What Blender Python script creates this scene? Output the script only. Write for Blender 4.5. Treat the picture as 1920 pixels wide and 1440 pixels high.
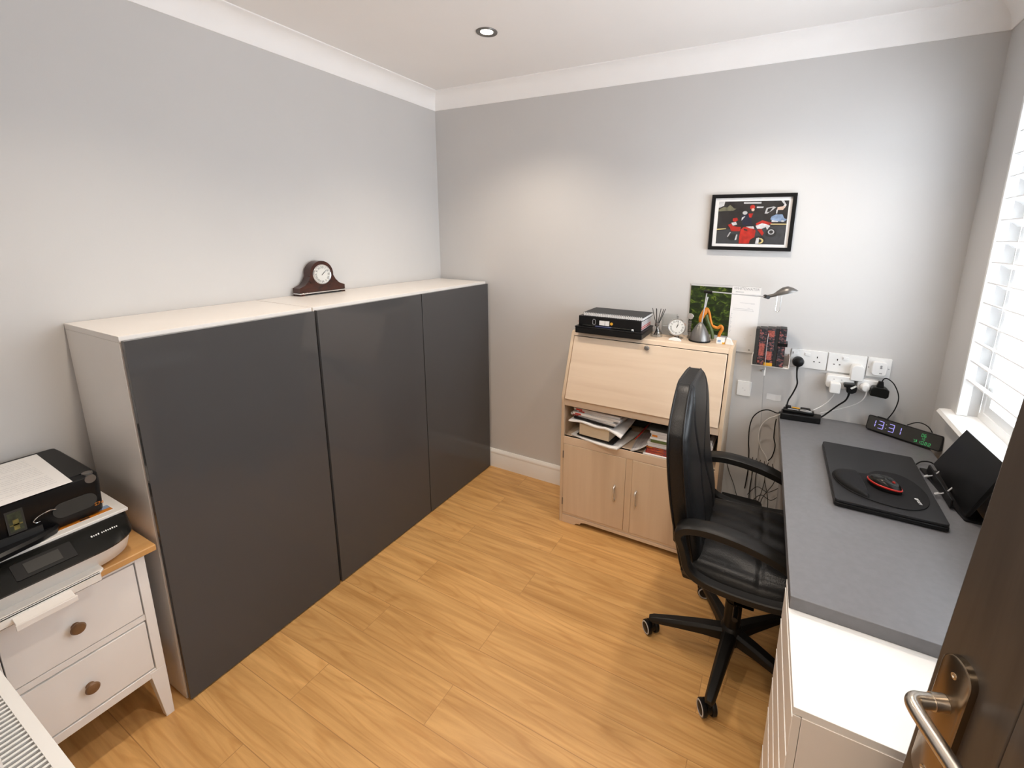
import bpy, bmesh, math, random
from mathutils import Vector, Matrix, noise
random.seed(7)
PI = math.pi
sc = bpy.context.scene
for o in list(bpy.data.objects): bpy.data.objects.remove(o)
C = sc.collection

# ------------------------------------------------------------------ camera
CAM = Vector((2.01964, -2.36613, 1.57409)); YAW, PITCH, ROLL, F = -0.4735, -0.20997, 0.01362, 839.7
cam = bpy.data.cameras.new('camera'); cam.sensor_fit = 'HORIZONTAL'; cam.sensor_width = 36.0
cam.lens = F / 1920 * 36; cam.shift_x = -65.0 / 1920; cam.shift_y = -103.3 / 1920
cam.clip_start = 0.02
fw = Vector((math.sin(YAW)*math.cos(PITCH), math.cos(YAW)*math.cos(PITCH), math.sin(PITCH)))
r0 = Vector((math.cos(YAW), -math.sin(YAW), 0)); u0 = r0.cross(fw)
rr = math.cos(ROLL)*r0 + math.sin(ROLL)*u0; uu = -math.sin(ROLL)*r0 + math.cos(ROLL)*u0
co = bpy.data.objects.new('camera', cam); C.objects.link(co)
co.matrix_world = Matrix(((rr.x, uu.x, -fw.x, CAM.x), (rr.y, uu.y, -fw.y, CAM.y), (rr.z, uu.z, -fw.z, CAM.z), (0, 0, 0, 1)))
sc.camera = co

# ------------------------------------------------------------------ light and exposure
W = bpy.data.worlds.new('sky'); sc.world = W; W.use_nodes = True
bgn = W.node_tree.nodes['Background']; bgn.inputs[1].default_value = 11.2
_N, _L = W.node_tree.nodes, W.node_tree.links
_tc = _N.new('ShaderNodeTexCoord'); _sp = _N.new('ShaderNodeSeparateXYZ'); _L.new(_tc.outputs['Generated'], _sp.inputs[0])
_cr = _N.new('ShaderNodeValToRGB'); _mr = _N.new('ShaderNodeMapRange'); _mr.inputs[1].default_value = -0.5; _mr.inputs[2].default_value = 0.5; _L.new(_sp.outputs['Z'], _mr.inputs[0]); _L.new(_mr.outputs[0], _cr.inputs[0])
_e = _cr.color_ramp.elements; _e[0].position = 0.22; _e[0].color = (0.74, 0.78, 0.83, 1); _e[1].position = 0.48; _e[1].color = (0.84, 0.92, 1.0, 1)
_L.new(_cr.outputs[0], bgn.inputs[0])
vs = sc.view_settings
vs.view_transform = 'Standard'; vs.look = 'None'; vs.gamma = 1.0; vs.use_curve_mapping = False; vs.exposure = 0.27
sc.cycles.max_bounces = 10; sc.cycles.diffuse_bounces = 7; sc.cycles.caustics_reflective = False; sc.cycles.caustics_refractive = False
sc.cycles.sample_clamp_indirect = 8.0
pl = bpy.data.lights.new('window_portal', 'AREA'); pl.shape = 'RECTANGLE'; pl.size = 1.3; pl.size_y = 1.5
pl.cycles.is_portal = True
po = bpy.data.objects.new('window_portal', pl); C.objects.link(po); po.location = (2.91, -0.95, 1.53); po.rotation_euler = (0, PI/2, 0); po.rotation_euler = (0, PI/2, 0)
LAMP = (1.0, 0.86, 0.71)

# ------------------------------------------------------------------ materials
def nt(name):
    m = bpy.data.materials.new(name); m.use_nodes = True
    t = m.node_tree; return m, t, t.nodes['Principled BSDF'], t.nodes, t.links
def mat(name, col, rough=0.5, metal=0.0, var=0.04, scale=8.0, bump=0.0, bscale=200.0, coat=0.0, emit=None, es=0.0, spec=0.5, trans=0.0, ior=1.45, stretch=(1, 1, 1)):
    m, t, b, N, L = nt(name)
    b.inputs['Roughness'].default_value = rough; b.inputs['Metallic'].default_value = metal
    b.inputs['Specular IOR Level'].default_value = spec; b.inputs['IOR'].default_value = ior
    b.inputs['Coat Weight'].default_value = coat; b.inputs['Coat Roughness'].default_value = 0.05
    b.inputs['Transmission Weight'].default_value = trans
    tc = N.new('ShaderNodeTexCoord'); mp = N.new('ShaderNodeMapping'); mp.inputs['Scale'].default_value = stretch
    L.new(tc.outputs['Object'], mp.inputs['Vector'])
    if var > 0:
        nz = N.new('ShaderNodeTexNoise'); nz.inputs['Scale'].default_value = scale; nz.inputs['Detail'].default_value = 4
        L.new(mp.outputs[0], nz.inputs['Vector'])
        cr = N.new('ShaderNodeValToRGB'); cr.color_ramp.elements[0].position = 0.3; cr.color_ramp.elements[1].position = 0.7
        cr.color_ramp.elements[0].color = tuple(max(0, c*(1-var)) for c in col) + (1,)
        cr.color_ramp.elements[1].color = tuple(min(1, c*(1+var)) for c in col) + (1,)
        L.new(nz.outputs['Fac'], cr.inputs['Fac']); L.new(cr.outputs['Color'], b.inputs['Base Color'])
    else: b.inputs['Base Color'].default_value = tuple(col) + (1,)
    if bump > 0:
        n2 = N.new('ShaderNodeTexNoise'); n2.inputs['Scale'].default_value = bscale; n2.inputs['Detail'].default_value = 3
        L.new(mp.outputs[0], n2.inputs['Vector'])
        bp = N.new('ShaderNodeBump'); bp.inputs['Strength'].default_value = bump; bp.inputs['Distance'].default_value = 0.002
        L.new(n2.outputs['Fac'], bp.inputs['Height']); L.new(bp.outputs['Normal'], b.inputs['Normal'])
    if emit: b.inputs['Emission Color'].default_value = tuple(emit)+(1,); b.inputs['Emission Strength'].default_value = es
    return m
def wood(name, c1, c2, rough=0.45, grain=(1.5, 30, 30), bump=0.05):
    m, t, b, N, L = nt(name)
    tc = N.new('ShaderNodeTexCoord'); mp = N.new('ShaderNodeMapping'); mp.inputs['Scale'].default_value = grain
    L.new(tc.outputs['Object'], mp.inputs['Vector'])
    nz = N.new('ShaderNodeTexNoise'); nz.inputs['Scale'].default_value = 1.0; nz.inputs['Detail'].default_value = 6; nz.inputs['Distortion'].default_value = 0.6
    L.new(mp.outputs[0], nz.inputs['Vector'])
    cr = N.new('ShaderNodeValToRGB'); cr.color_ramp.elements[0].position = 0.3; cr.color_ramp.elements[1].position = 0.72
    cr.color_ramp.elements[0].color = c1 + (1,); cr.color_ramp.elements[1].color = c2 + (1,)
    L.new(nz.outputs['Fac'], cr.inputs['Fac']); L.new(cr.outputs['Color'], b.inputs['Base Color'])
    b.inputs['Roughness'].default_value = rough
    bp = N.new('ShaderNodeBump'); bp.inputs['Strength'].default_value = bump; bp.inputs['Distance'].default_value = 0.001
    L.new(nz.outputs['Fac'], bp.inputs['Height']); L.new(bp.outputs['Normal'], b.inputs['Normal'])
    return m
def floor_mat():
    m, t, b, N, L = nt('oak_laminate')
    tc = N.new('ShaderNodeTexCoord'); mp = N.new('ShaderNodeMapping'); mp.inputs['Location'].default_value = (0.09, 1.3585, 0)
    L.new(tc.outputs['Object'], mp.inputs['Vector'])
    bk = N.new('ShaderNodeTexBrick'); bk.inputs['Scale'].default_value = 1.0
    bk.inputs['Brick Width'].default_value = 1.24; bk.inputs['Row Height'].default_value = 0.152; bk.inputs['Mortar Size'].default_value = 0.0012
    bk.inputs['Mortar Smooth'].default_value = 0.1; bk.offset = 0.37; bk.offset_frequency = 2
    bk.inputs['Color1'].default_value = (0, 0, 0, 1); bk.inputs['Color2'].default_value = (1, 1, 1, 1); bk.inputs['Mortar'].default_value = (0.5, 0.5, 0.5, 1)
    L.new(mp.outputs[0], bk.inputs['Vector'])
    # shift the grain per plank
    sx = N.new('ShaderNodeVectorMath'); sx.operation = 'MULTIPLY'; sx.inputs[1].default_value = (7.0, 11.0, 3.0)
    L.new(bk.outputs['Color'], sx.inputs[0])
    ad = N.new('ShaderNodeVectorMath'); ad.operation = 'ADD'; L.new(mp.outputs[0], ad.inputs[0]); L.new(sx.outputs[0], ad.inputs[1])
    m2 = N.new('ShaderNodeMapping'); m2.inputs['Scale'].default_value = (1.8, 26, 1); L.new(ad.outputs[0], m2.inputs['Vector'])
    nz = N.new('ShaderNodeTexNoise'); nz.inputs['Scale'].default_value = 1.0; nz.inputs['Detail'].default_value = 7; nz.inputs['Roughness'].default_value = 0.6; nz.inputs['Distortion'].default_value = 0.5
    L.new(m2.outputs[0], nz.inputs['Vector'])
    # cathedral grain: contour lines of a stretched smooth noise
    m3 = N.new('ShaderNodeMapping'); m3.inputs['Scale'].default_value = (0.8, 8.0, 1); L.new(ad.outputs[0], m3.inputs['Vector'])
    n3 = N.new('ShaderNodeTexNoise'); n3.inputs['Scale'].default_value = 1.0; n3.inputs['Detail'].default_value = 1.5; L.new(m3.outputs[0], n3.inputs['Vector'])
    mu = N.new('ShaderNodeMath'); mu.operation = 'MULTIPLY'; mu.inputs[1].default_value = 90; L.new(n3.outputs['Fac'], mu.inputs[0])
    sn = N.new('ShaderNodeMath'); sn.operation = 'SINE'; L.new(mu.outputs[0], sn.inputs[0])
    mr = N.new('ShaderNodeMapRange'); mr.inputs[1].default_value = 0.55; mr.inputs[2].default_value = 1.0; L.new(sn.outputs[0], mr.inputs[0])
    cr = N.new('ShaderNodeValToRGB'); e = cr.color_ramp.elements
    e[0].position = 0.30; e[0].color = (0.47, 0.245, 0.078, 1); e[1].position = 0.66; e[1].color = (0.72, 0.42, 0.160, 1)
    L.new(nz.outputs['Fac'], cr.inputs['Fac'])
    x1 = N.new('ShaderNodeMix'); x1.data_type = 'RGBA'; x1.blend_type = 'MULTIPLY'; x1.inputs[7].default_value = (0.80, 0.70, 0.58, 1)
    sc1 = N.new('ShaderNodeMath'); sc1.operation = 'MULTIPLY'; sc1.inputs[1].default_value = 0.45; L.new(mr.outputs[0], sc1.inputs[0]); L.new(sc1.outputs[0], x1.inputs[0])
    L.new(cr.outputs['Color'], x1.inputs[6])
    hs = N.new('ShaderNodeHueSaturation'); L.new(x1.outputs[2], hs.inputs['Color'])
    v = N.new('ShaderNodeMapRange'); v.inputs[3].default_value = 0.93; v.inputs[4].default_value = 1.07; L.new(bk.outputs['Color'], v.inputs[0]); L.new(v.outputs[0], hs.inputs['Value'])
    x2 = N.new('ShaderNodeMix'); x2.data_type = 'RGBA'; x2.inputs[7].default_value = (0.23, 0.11, 0.04, 1)
    f2 = N.new('ShaderNodeMath'); f2.operation = 'MULTIPLY'; f2.inputs[1].default_value = 0.5; L.new(bk.outputs['Fac'], f2.inputs[0])
    L.new(f2.outputs[0], x2.inputs[0]); L.new(hs.outputs[0], x2.inputs[6]); L.new(x2.outputs[2], b.inputs['Base Color'])
    b.inputs['Roughness'].default_value = 0.38
    bp = N.new('ShaderNodeBump'); bp.inputs['Strength'].default_value = 0.06; bp.inputs['Distance'].default_value = 0.001
    L.new(nz.outputs['Fac'], bp.inputs['Height']); L.new(bp.outputs['Normal'], b.inputs['Normal'])
    return m
def ramp_noise(name, stops, scale=10, rough=0.5, stretch=(1, 1, 1), detail=3, dist=0.0, interp='LINEAR', spec=0.4):
    m, t, b, N, L = nt(name)
    tc = N.new('ShaderNodeTexCoord'); mp = N.new('ShaderNodeMapping'); mp.inputs['Scale'].default_value = stretch
    L.new(tc.outputs['Object'], mp.inputs['Vector'])
    nz = N.new('ShaderNodeTexNoise'); nz.inputs['Scale'].default_value = scale; nz.inputs['Detail'].default_value = detail; nz.inputs['Distortion'].default_value = dist
    L.new(mp.outputs[0], nz.inputs['Vector'])
    cr = N.new('ShaderNodeValToRGB'); cr.color_ramp.interpolation = interp
    while len(cr.color_ramp.elements) < len(stops): cr.color_ramp.elements.new(0.5)
    for e, (p, c) in zip(cr.color_ramp.elements, stops): e.position = p; e.color = tuple(c) + (1,)
    L.new(nz.outputs['Fac'], cr.inputs['Fac']); L.new(cr.outputs['Color'], b.inputs['Base Color'])
    b.inputs['Roughness'].default_value = rough; b.inputs['Specular IOR Level'].default_value = spec
    return m
def slat_mat():
    m, t, b, N, L = nt('blind_slat_white')
    tc = N.new('ShaderNodeTexCoord'); nz = N.new('ShaderNodeTexNoise'); nz.inputs['Scale'].default_value = 6; L.new(tc.outputs['Object'], nz.inputs['Vector'])
    cr = N.new('ShaderNodeValToRGB'); cr.color_ramp.elements[0].color = (0.82, 0.83, 0.84, 1); cr.color_ramp.elements[1].color = (0.88, 0.88, 0.88, 1)
    L.new(nz.outputs['Fac'], cr.inputs['Fac']); L.new(cr.outputs[0], b.inputs['Base Color']); b.inputs['Roughness'].default_value = 0.4
    tr = N.new('ShaderNodeBsdfTranslucent'); tr.inputs['Color'].default_value = (0.9, 0.9, 0.9, 1)
    mx = N.new('ShaderNodeMixShader'); mx.inputs[0].default_value = 0.10
    L.new(b.outputs[0], mx.inputs[1]); L.new(tr.outputs[0], mx.inputs[2]); L.new(mx.outputs[0], N['Material Output'].inputs['Surface'])
    return m
M = {}
M['wall'] = mat('wall_paint_grey', (0.60, 0.59, 0.58), 0.75, var=0.012, scale=3, bump=0.06, bscale=350, spec=0.3)
M['ceil'] = mat('ceiling_paint', (0.86, 0.845, 0.83), 0.8, var=0.01, scale=3, spec=0.2)
M['white_trim'] = mat('white_gloss_trim', (0.86, 0.85, 0.83), 0.4, var=0.01)
M['coving'] = mat('white_coving', (0.93, 0.92, 0.91), 0.7, var=0.01, spec=0.2)
M['floor'] = floor_mat()
M['white_lam'] = mat('white_laminate', (0.78, 0.74, 0.70), 0.35, var=0.015, scale=5)
M['white_desk'] = mat('white_lacquer', (0.80, 0.79, 0.775), 0.35, var=0.01)
M['gloss_grey'] = mat('high_gloss_grey', (0.070, 0.069, 0.070), 0.05, var=0.03, scale=2, spec=0.35)
M['edge_dark'] = mat('dark_door_edge', (0.03, 0.03, 0.03), 0.3, var=0.05)
M['desk'] = mat('grey_desktop', (0.155, 0.155, 0.165), 0.33, var=0.05, scale=60, bump=0.05, bscale=400)
M['desk_edge'] = mat('grey_desk_edge', (0.11, 0.11, 0.11), 0.5, var=0.03)
M['maple'] = wood('pale_maple_veneer', (0.60, 0.46, 0.335), (0.70, 0.565, 0.43), 0.45, (1.2, 8, 18))
M['maple_v'] = wood('pale_maple_upright', (0.58, 0.44, 0.305), (0.67, 0.53, 0.385), 0.45, (18, 8, 1.2))
M['maple_d'] = mat('maple_edge', (0.44, 0.29, 0.16), 0.5, var=0.05)
M['oak'] = wood('oak_top', (0.52, 0.27, 0.09), (0.68, 0.40, 0.16), 0.4, (18, 1.5, 18))
M['knobwood'] = wood('turned_wood_knob', (0.11, 0.055, 0.022), (0.19, 0.10, 0.045), 0.4, (20, 20, 20))
M['white_paint'] = mat('white_painted_wood', (0.80, 0.79, 0.78), 0.45, var=0.01)
M['black_plastic'] = mat('black_plastic', (0.006, 0.006, 0.0065), 0.4, var=0.1, scale=20, bump=0.03, spec=0.28)
M['black_gloss'] = mat('black_gloss_plastic', (0.009, 0.009, 0.008), 0.22, var=0.1, spec=0.28)
M['black_satin'] = mat('black_satin', (0.007, 0.007, 0.0075), 0.32, var=0.1, spec=0.28)
M['leather'] = mat('black_leather', (0.007, 0.007, 0.0075), 0.36, var=0.15, scale=30, bump=0.35, bscale=260, spec=0.38)
M['arm'] = mat('black_arm_plastic', (0.009, 0.0085, 0.008), 0.42, var=0.1, spec=0.35)
M['steel'] = mat('brushed_steel', (0.56, 0.51, 0.45), 0.28, 1.0, var=0.05, scale=40, bump=0.05, bscale=300)
M['chrome'] = mat('chrome', (0.75, 0.75, 0.75), 0.15, 1.0, var=0.02)
M['satin_handle'] = mat('satin_silver', (0.72, 0.70, 0.67), 0.35, 0.8, var=0.03)
M['bronze'] = mat('plate_metal', (0.30, 0.235, 0.165), 0.25, 1.0, var=0.05, scale=10)
M['pewter'] = mat('pewter_metal', (0.19, 0.18, 0.17), 0.35, 0.7, var=0.08)
M['plug_white'] = mat('white_plastic', (0.82, 0.82, 0.81), 0.3, var=0.01)
M['printer_white'] = mat('printer_white', (0.78, 0.755, 0.72), 0.4, var=0.01)
M['paper'] = mat('white_paper', (0.80, 0.79, 0.78), 0.7, var=0.015)
M['cream'] = mat('cream_page_block', (0.62, 0.52, 0.38), 0.8, var=0.06, scale=40, stretch=(1, 1, 20))
M['ink'] = mat('grey_ink', (0.30, 0.30, 0.31), 0.7, var=0.1)
M['ink_light'] = mat('pale_ink', (0.55, 0.55, 0.56), 0.7, var=0.05)
M['red'] = mat('red_print', (0.45, 0.022, 0.015), 0.4, var=0.1)
M['orange'] = mat('orange_print', (0.58, 0.19, 0.015), 0.5, var=0.12, scale=30)
M['blue'] = mat('pale_blue_print', (0.28, 0.38, 0.55), 0.5, var=0.1, scale=30)
M['navy'] = mat('navy_print', (0.03, 0.04, 0.11), 0.4, var=0.1)
M['green'] = mat('olive_green_print', (0.08, 0.11, 0.035), 0.5, var=0.1)
M['mahog'] = wood('dark_mahogany', (0.022, 0.007, 0.004), (0.065, 0.016, 0.008), 0.22, (6, 20, 40))
M['dial'] = mat('white_dial', (0.66, 0.66, 0.63), 0.35, var=0.01)
M['black_ink'] = mat('black_ink', (0.02, 0.02, 0.02), 0.5, var=0.05)
M['door_paint'] = wood('dark_grey_brown_door', (0.050, 0.042, 0.037), (0.072, 0.060, 0.052), 0.27, (40, 40, 1.5), 0.08)
M['rubber'] = mat('black_rubber', (0.009, 0.009, 0.010), 0.7, var=0.1, spec=0.25, bump=0.15, bscale=500)
M['laptop'] = mat('dark_laptop_lid', (0.017, 0.017, 0.0185), 0.42, var=0.06, spec=0.28)
M['grey_plastic'] = mat('light_grey_plastic', (0.45, 0.45, 0.46), 0.4, var=0.03)
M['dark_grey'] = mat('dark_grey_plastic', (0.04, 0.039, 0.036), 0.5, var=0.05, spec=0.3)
M['led_lilac'] = mat('lilac_led', (0.3, 0.28, 0.7), 0.5, var=0, emit=(0.42, 0.38, 1.0), es=0.5)
M['led_green'] = mat('green_led', (0.05, 0.3, 0.1), 0.5, var=0, emit=(0.05, 0.55, 0.16), es=0.4)
M['led_dim'] = mat('dim_led', (0.3, 0.3, 0.25), 0.5, var=0, emit=(0.6, 0.6, 0.5), es=0.4)
M['bulb'] = mat('lamp_glow', (1, 0.95, 0.85), 0.5, var=0, emit=(1.0, 0.93, 0.80), es=14)
def glass_mat(name, gl=0.06, tint=(1, 1, 1)):
    m, t, b, N, L = nt(name)
    tr = N.new('ShaderNodeBsdfTransparent'); tr.inputs[0].default_value = tuple(tint)+(1,)
    g = N.new('ShaderNodeBsdfGlossy'); g.inputs['Roughness'].default_value = 0.02
    lw = N.new('ShaderNodeLayerWeight'); lw.inputs[0].default_value = 0.25
    mr = N.new('ShaderNodeMapRange'); mr.inputs[3].default_value = gl*0.5; mr.inputs[4].default_value = min(1, gl*8); L.new(lw.outputs['Facing'], mr.inputs[0])
    mx = N.new('ShaderNodeMixShader'); L.new(mr.outputs[0], mx.inputs[0]); L.new(tr.outputs[0], mx.inputs[1]); L.new(g.outputs[0], mx.inputs[2])
    L.new(mx.outputs[0], N['Material Output'].inputs['Surface']); N.remove(b); return m
M['glass'] = glass_mat('clear_glass', 0.06, (0.97, 0.98, 0.98)); M['pane'] = glass_mat('window_glass', 0.04); M['thin_glass'] = glass_mat('picture_glass', 0.015)
M['slat'] = slat_mat()
M['foliage'] = ramp_noise('foliage_photo', [(0.0, (0.004, 0.006, 0.003)), (0.45, (0.012, 0.022, 0.006)), (0.56, (0.03, 0.055, 0.008)), (0.63, (0.12, 0.17, 0.02)), (0.68, (0.012, 0.025, 0.006))], 30, 0.4, (1.0, 1, 1.5), 5, 0.8)
M['bookcover'] = ramp_noise('red_and_black_cover', [(0.0, (0.022, 0.022, 0.026)), (0.50, (0.06, 0.06, 0.068)), (0.56, (0.26, 0.05, 0.045)), (0.60, (0.42, 0.17, 0.15)), (0.63, (0.05, 0.05, 0.058))], 70, 0.4, (1.0, 1, 1.6), 2, 0.4, 'CONSTANT')
M['magcover'] = ramp_noise('red_magazine_edges', [(0.0, (0.30, 0.03, 0.02)), (0.45, (0.45, 0.06, 0.03)), (0.52, (0.06, 0.05, 0.09)), (0.6, (0.50, 0.10, 0.03))], 18, 0.5, (1, 1, 14), 2, 0, 'CONSTANT')
M['greymag'] = ramp_noise('grey_magazine_edges', [(0.0, (0.22, 0.22, 0.24)), (0.45, (0.52, 0.51, 0.52)), (0.6, (0.62, 0.61, 0.60))], 6, 0.5, (1, 1, 60), 2)
M['red_faded'] = mat('faded_red_lettering', (0.34, 0.09, 0.07), 0.5, var=0.5, scale=160)
M['tag_orange'] = mat('amber_label', (0.70, 0.36, 0.03), 0.5, var=0.1)

# ------------------------------------------------------------------ mesh building
class MB:
    def __init__(s): s.v = []; s.f = []; s.mi = []; s.m = 0; s.mx = None
    def add(s, vs_, fs_):
        n = len(s.v)
        if s.mx is not None: vs_ = [s.mx @ Vector(p) for p in vs_]
        s.v += [Vector(p) for p in vs_]; s.f += [tuple(i+n for i in f) for f in fs_]; s.mi += [s.m]*len(fs_)
        return s
    def box(s, x0, x1, y0, y1, z0, z1):
        return s.add([(x0,y0,z0),(x1,y0,z0),(x1,y1,z0),(x0,y1,z0),(x0,y0,z1),(x1,y0,z1),(x1,y1,z1),(x0,y1,z1)],
                     [(3,2,1,0),(4,5,6,7),(0,1,5,4),(1,2,6,5),(2,3,7,6),(3,0,4,7)])
    def hexa(s, p): return s.add(p, [(3,2,1,0),(4,5,6,7),(0,1,5,4),(1,2,6,5),(2,3,7,6),(3,0,4,7)])
    def prism(s, poly, axis, a0, a1):
        # poly: 2D points; axis 'x': (y,z), 'y': (x,z), 'z': (x,y)
        def pt(p, a): return {'x': (a, p[0], p[1]), 'y': (p[0], a, p[1]), 'z': (p[0], p[1], a)}[axis]
        n = len(poly); vs_ = [pt(p, a0) for p in poly] + [pt(p, a1) for p in poly]
        fs_ = [tuple(range(n-1, -1, -1)), tuple(range(n, 2*n))] + [(i, (i+1) % n, n+(i+1) % n, n+i) for i in range(n)]
        return s.add(vs_, fs_)
    def rings(s, rings, cap=True, closed=False):
        n = len(rings[0]); vs_ = [p for r in rings for p in r]; fs_ = []
        k = len(rings)
        for j in range(k if closed else k-1):
            a = j*n; b = ((j+1) % k)*n
            for i in range(n): fs_.append((a+i, a+(i+1) % n, b+(i+1) % n, b+i))
        if cap and not closed: fs_ += [tuple(range(n-1, -1, -1)), tuple((k-1)*n+i for i in range(n))]
        return s.add(vs_, fs_)
    def cyl(s, p0, p1, r0, r1=None, n=20):
        r1 = r0 if r1 is None else r1
        p0, p1 = Vector(p0), Vector(p1); d = (p1-p0).normalized()
        a = d.orthogonal().normalized(); b = d.cross(a)
        R = [[p + (a*math.cos(2*PI*i/n) + b*math.sin(2*PI*i/n))*r for i in range(n)] for p, r in ((p0, r0), (p1, r1))]
        return s.rings(R)
    def lathe(s, prof, c=(0, 0, 0), d=(0, 0, 1), n=28):
        c = Vector(c); d = Vector(d).normalized(); a = d.orthogonal().normalized(); b = d.cross(a)
        return s.rings([[c + d*h + (a*math.cos(2*PI*i/n) + b*math.sin(2*PI*i/n))*max(r, 1e-5) for i in range(n)] for r, h in prof])
    def tube(s, pts, r, n=8, smooth=6, closed=False):
        P = [Vector(p) for p in pts]
        if smooth and len(P) > 2:
            Q = []; k = len(P)
            for i in range(k if closed else k-1):
                g = lambda j: P[j % k] if closed else P[min(max(j, 0), k-1)]
                a, b, c_, d = g(i-1), g(i), g(i+1), g(i+2)
                for q in range(smooth):
                    t = q/smooth
                    Q.append(0.5*((2*b) + (-a+c_)*t + (2*a-5*b+4*c_-d)*t*t + (-a+3*b-3*c_+d)*t**3))
            if not closed: Q.append(P[-1])
            P = Q
        R = []; up = None; k = len(P)
        for i, p in enumerate(P):
            if closed: tg = (P[(i+1) % k]-P[i-1]).normalized()
            else: tg = (P[min(i+1, k-1)]-P[max(i-1, 0)]).normalized()
            if up is None: up = tg.orthogonal().normalized()
            up = (up - tg*up.dot(tg)).normalized(); b = tg.cross(up)
            rad = r(i/(k-1)) if callable(r) else r
            R.append([p + (up*math.cos(2*PI*j/n) + b*math.sin(2*PI*j/n))*rad for j in range(n)])
        return s.rings(R, closed=closed)
    def sphere(s, c, r, sz=(1, 1, 1), n=20, k=12):
        c = Vector(c)
        return s.rings([[c + Vector((r*sz[0]*math.sin(PI*j/k)*math.cos(2*PI*i/n), r*sz[1]*math.sin(PI*j/k)*math.sin(2*PI*i/n), -r*sz[2]*math.cos(PI*j/k))) for i in range(n)] for j in [0.02]+list(range(1, k))+[k-0.02]])
def rrect(x0, x1, y0, y1, r, n=5, corners=(1, 1, 1, 1)):
    out = []
    for (cx, cy, a0, on, qx, qy) in ((x1-r, y0+r, -90, corners[0], x1, y0), (x1-r, y1-r, 0, corners[1], x1, y1), (x0+r, y1-r, 90, corners[2], x0, y1), (x0+r, y0+r, 180, corners[3], x0, y0)):
        if on: out += [(cx+r*math.cos(math.radians(a0+90*i/n)), cy+r*math.sin(math.radians(a0+90*i/n))) for i in range(n+1)]
        else: out.append((qx, qy))
    return out
def text_mesh(txt, size):
    c = bpy.data.curves.new('t', 'FONT'); c.body = txt; c.size = size; c.align_x = 'CENTER'; c.align_y = 'CENTER'; c.resolution_u = 3
    o = bpy.data.objects.new('t', c); C.objects.link(o)
    dg = bpy.context.evaluated_depsgraph_get(); dg.update()
    me = bpy.data.meshes.new_from_object(o.evaluated_get(dg))
    vs_ = [v.co.copy() for v in me.vertices]; fs_ = [tuple(p.vertices) for p in me.polygons]
    bpy.data.objects.remove(o); bpy.data.curves.remove(c); bpy.data.meshes.remove(me)
    return vs_, fs_
def frame(o, x, y):      # matrix with given x and y directions
    x = Vector(x).normalized(); y = Vector(y).normalized(); z = x.cross(y)
    return Matrix(((x.x, y.x, z.x, o[0]), (x.y, y.y, z.y, o[1]), (x.z, y.z, z.z, o[2]), (0, 0, 0, 1)))
ROOT = {}
def build(name, mb, m, parent=None, smooth=False, bevel=0.0, seg=2, angle=35, label=None, world=True):
    ms = m if isinstance(m, (list, tuple)) else [m]
    me = bpy.data.meshes.new(name)
    inv = ROOT.get(parent) if parent is not None else None
    vv = [inv @ p for p in mb.v] if (inv is not None and world) else mb.v
    me.from_pydata([tuple(p) for p in vv], [], mb.f)
    for k in ms: me.materials.append(M[k])
    for p, i in zip(me.polygons, mb.mi): p.material_index = i
    bm = bmesh.new(); bm.from_mesh(me); bmesh.ops.recalc_face_normals(bm, faces=bm.faces); bm.to_mesh(me); bm.free()
    o = bpy.data.objects.new(name, me); C.objects.link(o)
    if parent is not None: o.parent = parent; ROOT[o] = inv
    if bevel > 0:
        b = o.modifiers.new('bevel', 'BEVEL'); b.width = bevel; b.segments = seg; b.limit_method = 'ANGLE'; b.angle_limit = math.radians(angle)
    if smooth or bevel > 0:
        for p in me.polygons: p.use_smooth = True
        try: me.set_sharp_from_angle(angle=math.radians(angle if not smooth else 40))
        except Exception: pass
    if label: o['label'] = label
    return o
def thing(name, label, cat, loc=(0, 0, 0), rotz=0.0, group=None):
    o = bpy.data.objects.new(name, None); C.objects.link(o); o.location = loc; o.rotation_euler = (0, 0, rotz); o.empty_display_size = 0.05
    if label: o['label'] = label
    if cat: o['category'] = cat
    if group: o['group'] = group
    ROOT[o] = (Matrix.Translation(Vector(loc)) @ Matrix.Rotation(rotz, 4, 'Z')).inverted()
    return o
def solo(name, mb, m, label, cat, group=None, **kw):     # a thing that is one mesh, origin at its base centre
    lo = Vector((min(p.x for p in mb.v), min(p.y for p in mb.v), min(p.z for p in mb.v))); hi = Vector((max(p.x for p in mb.v), max(p.y for p in mb.v), 0))
    c = Vector(((lo.x+hi.x)/2, (lo.y+hi.y)/2, lo.z)); mb.v = [p-c for p in mb.v]
    o = build(name, mb, m, None, **kw); o.location = c; o['label'] = label; o['category'] = cat
    if group: o['group'] = group
    return o
def struct(name, mb, m, parent=None, **kw):
    o = build(name, mb, m, parent, **kw)
    if parent is None: o['kind'] = 'structure'
    return o

# ------------------------------------------------------------------ the room
WX = 2.675; CZ = 2.402; FY = -2.325; FT = -2.445          # right wall, ceiling, front wall inner and outer face
WY0, WY1, WZ0, WZ1 = -1.68, -0.235, 0.92, 2.12           # window opening
DX0, DX1, DZ = 1.50, 2.56, 2.03                         # door opening
struct('floor', MB().box(-0.1, 3.0, -3.9, 0.1, -0.05, 0), 'floor')
struct('ceiling', MB().box(-0.1, 2.8, -3.9, 0.1, CZ, CZ+0.08), 'ceil')
struct('wall_left', MB().box(-0.1, 0, FT, 0.1, 0, CZ), 'wall')
struct('wall_back', MB().box(0, WX, 0, 0.1, 0, CZ), 'wall')
w = MB(); X1 = WX+0.22
w.box(WX, X1, FT, WY0, 0, CZ); w.box(WX, X1, WY1, 0.1, 0, CZ); w.box(WX, X1, WY0, WY1, 0, WZ0); w.box(WX, X1, WY0, WY1, WZ1, CZ)
struct('wall_right', w, 'wall')
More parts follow.
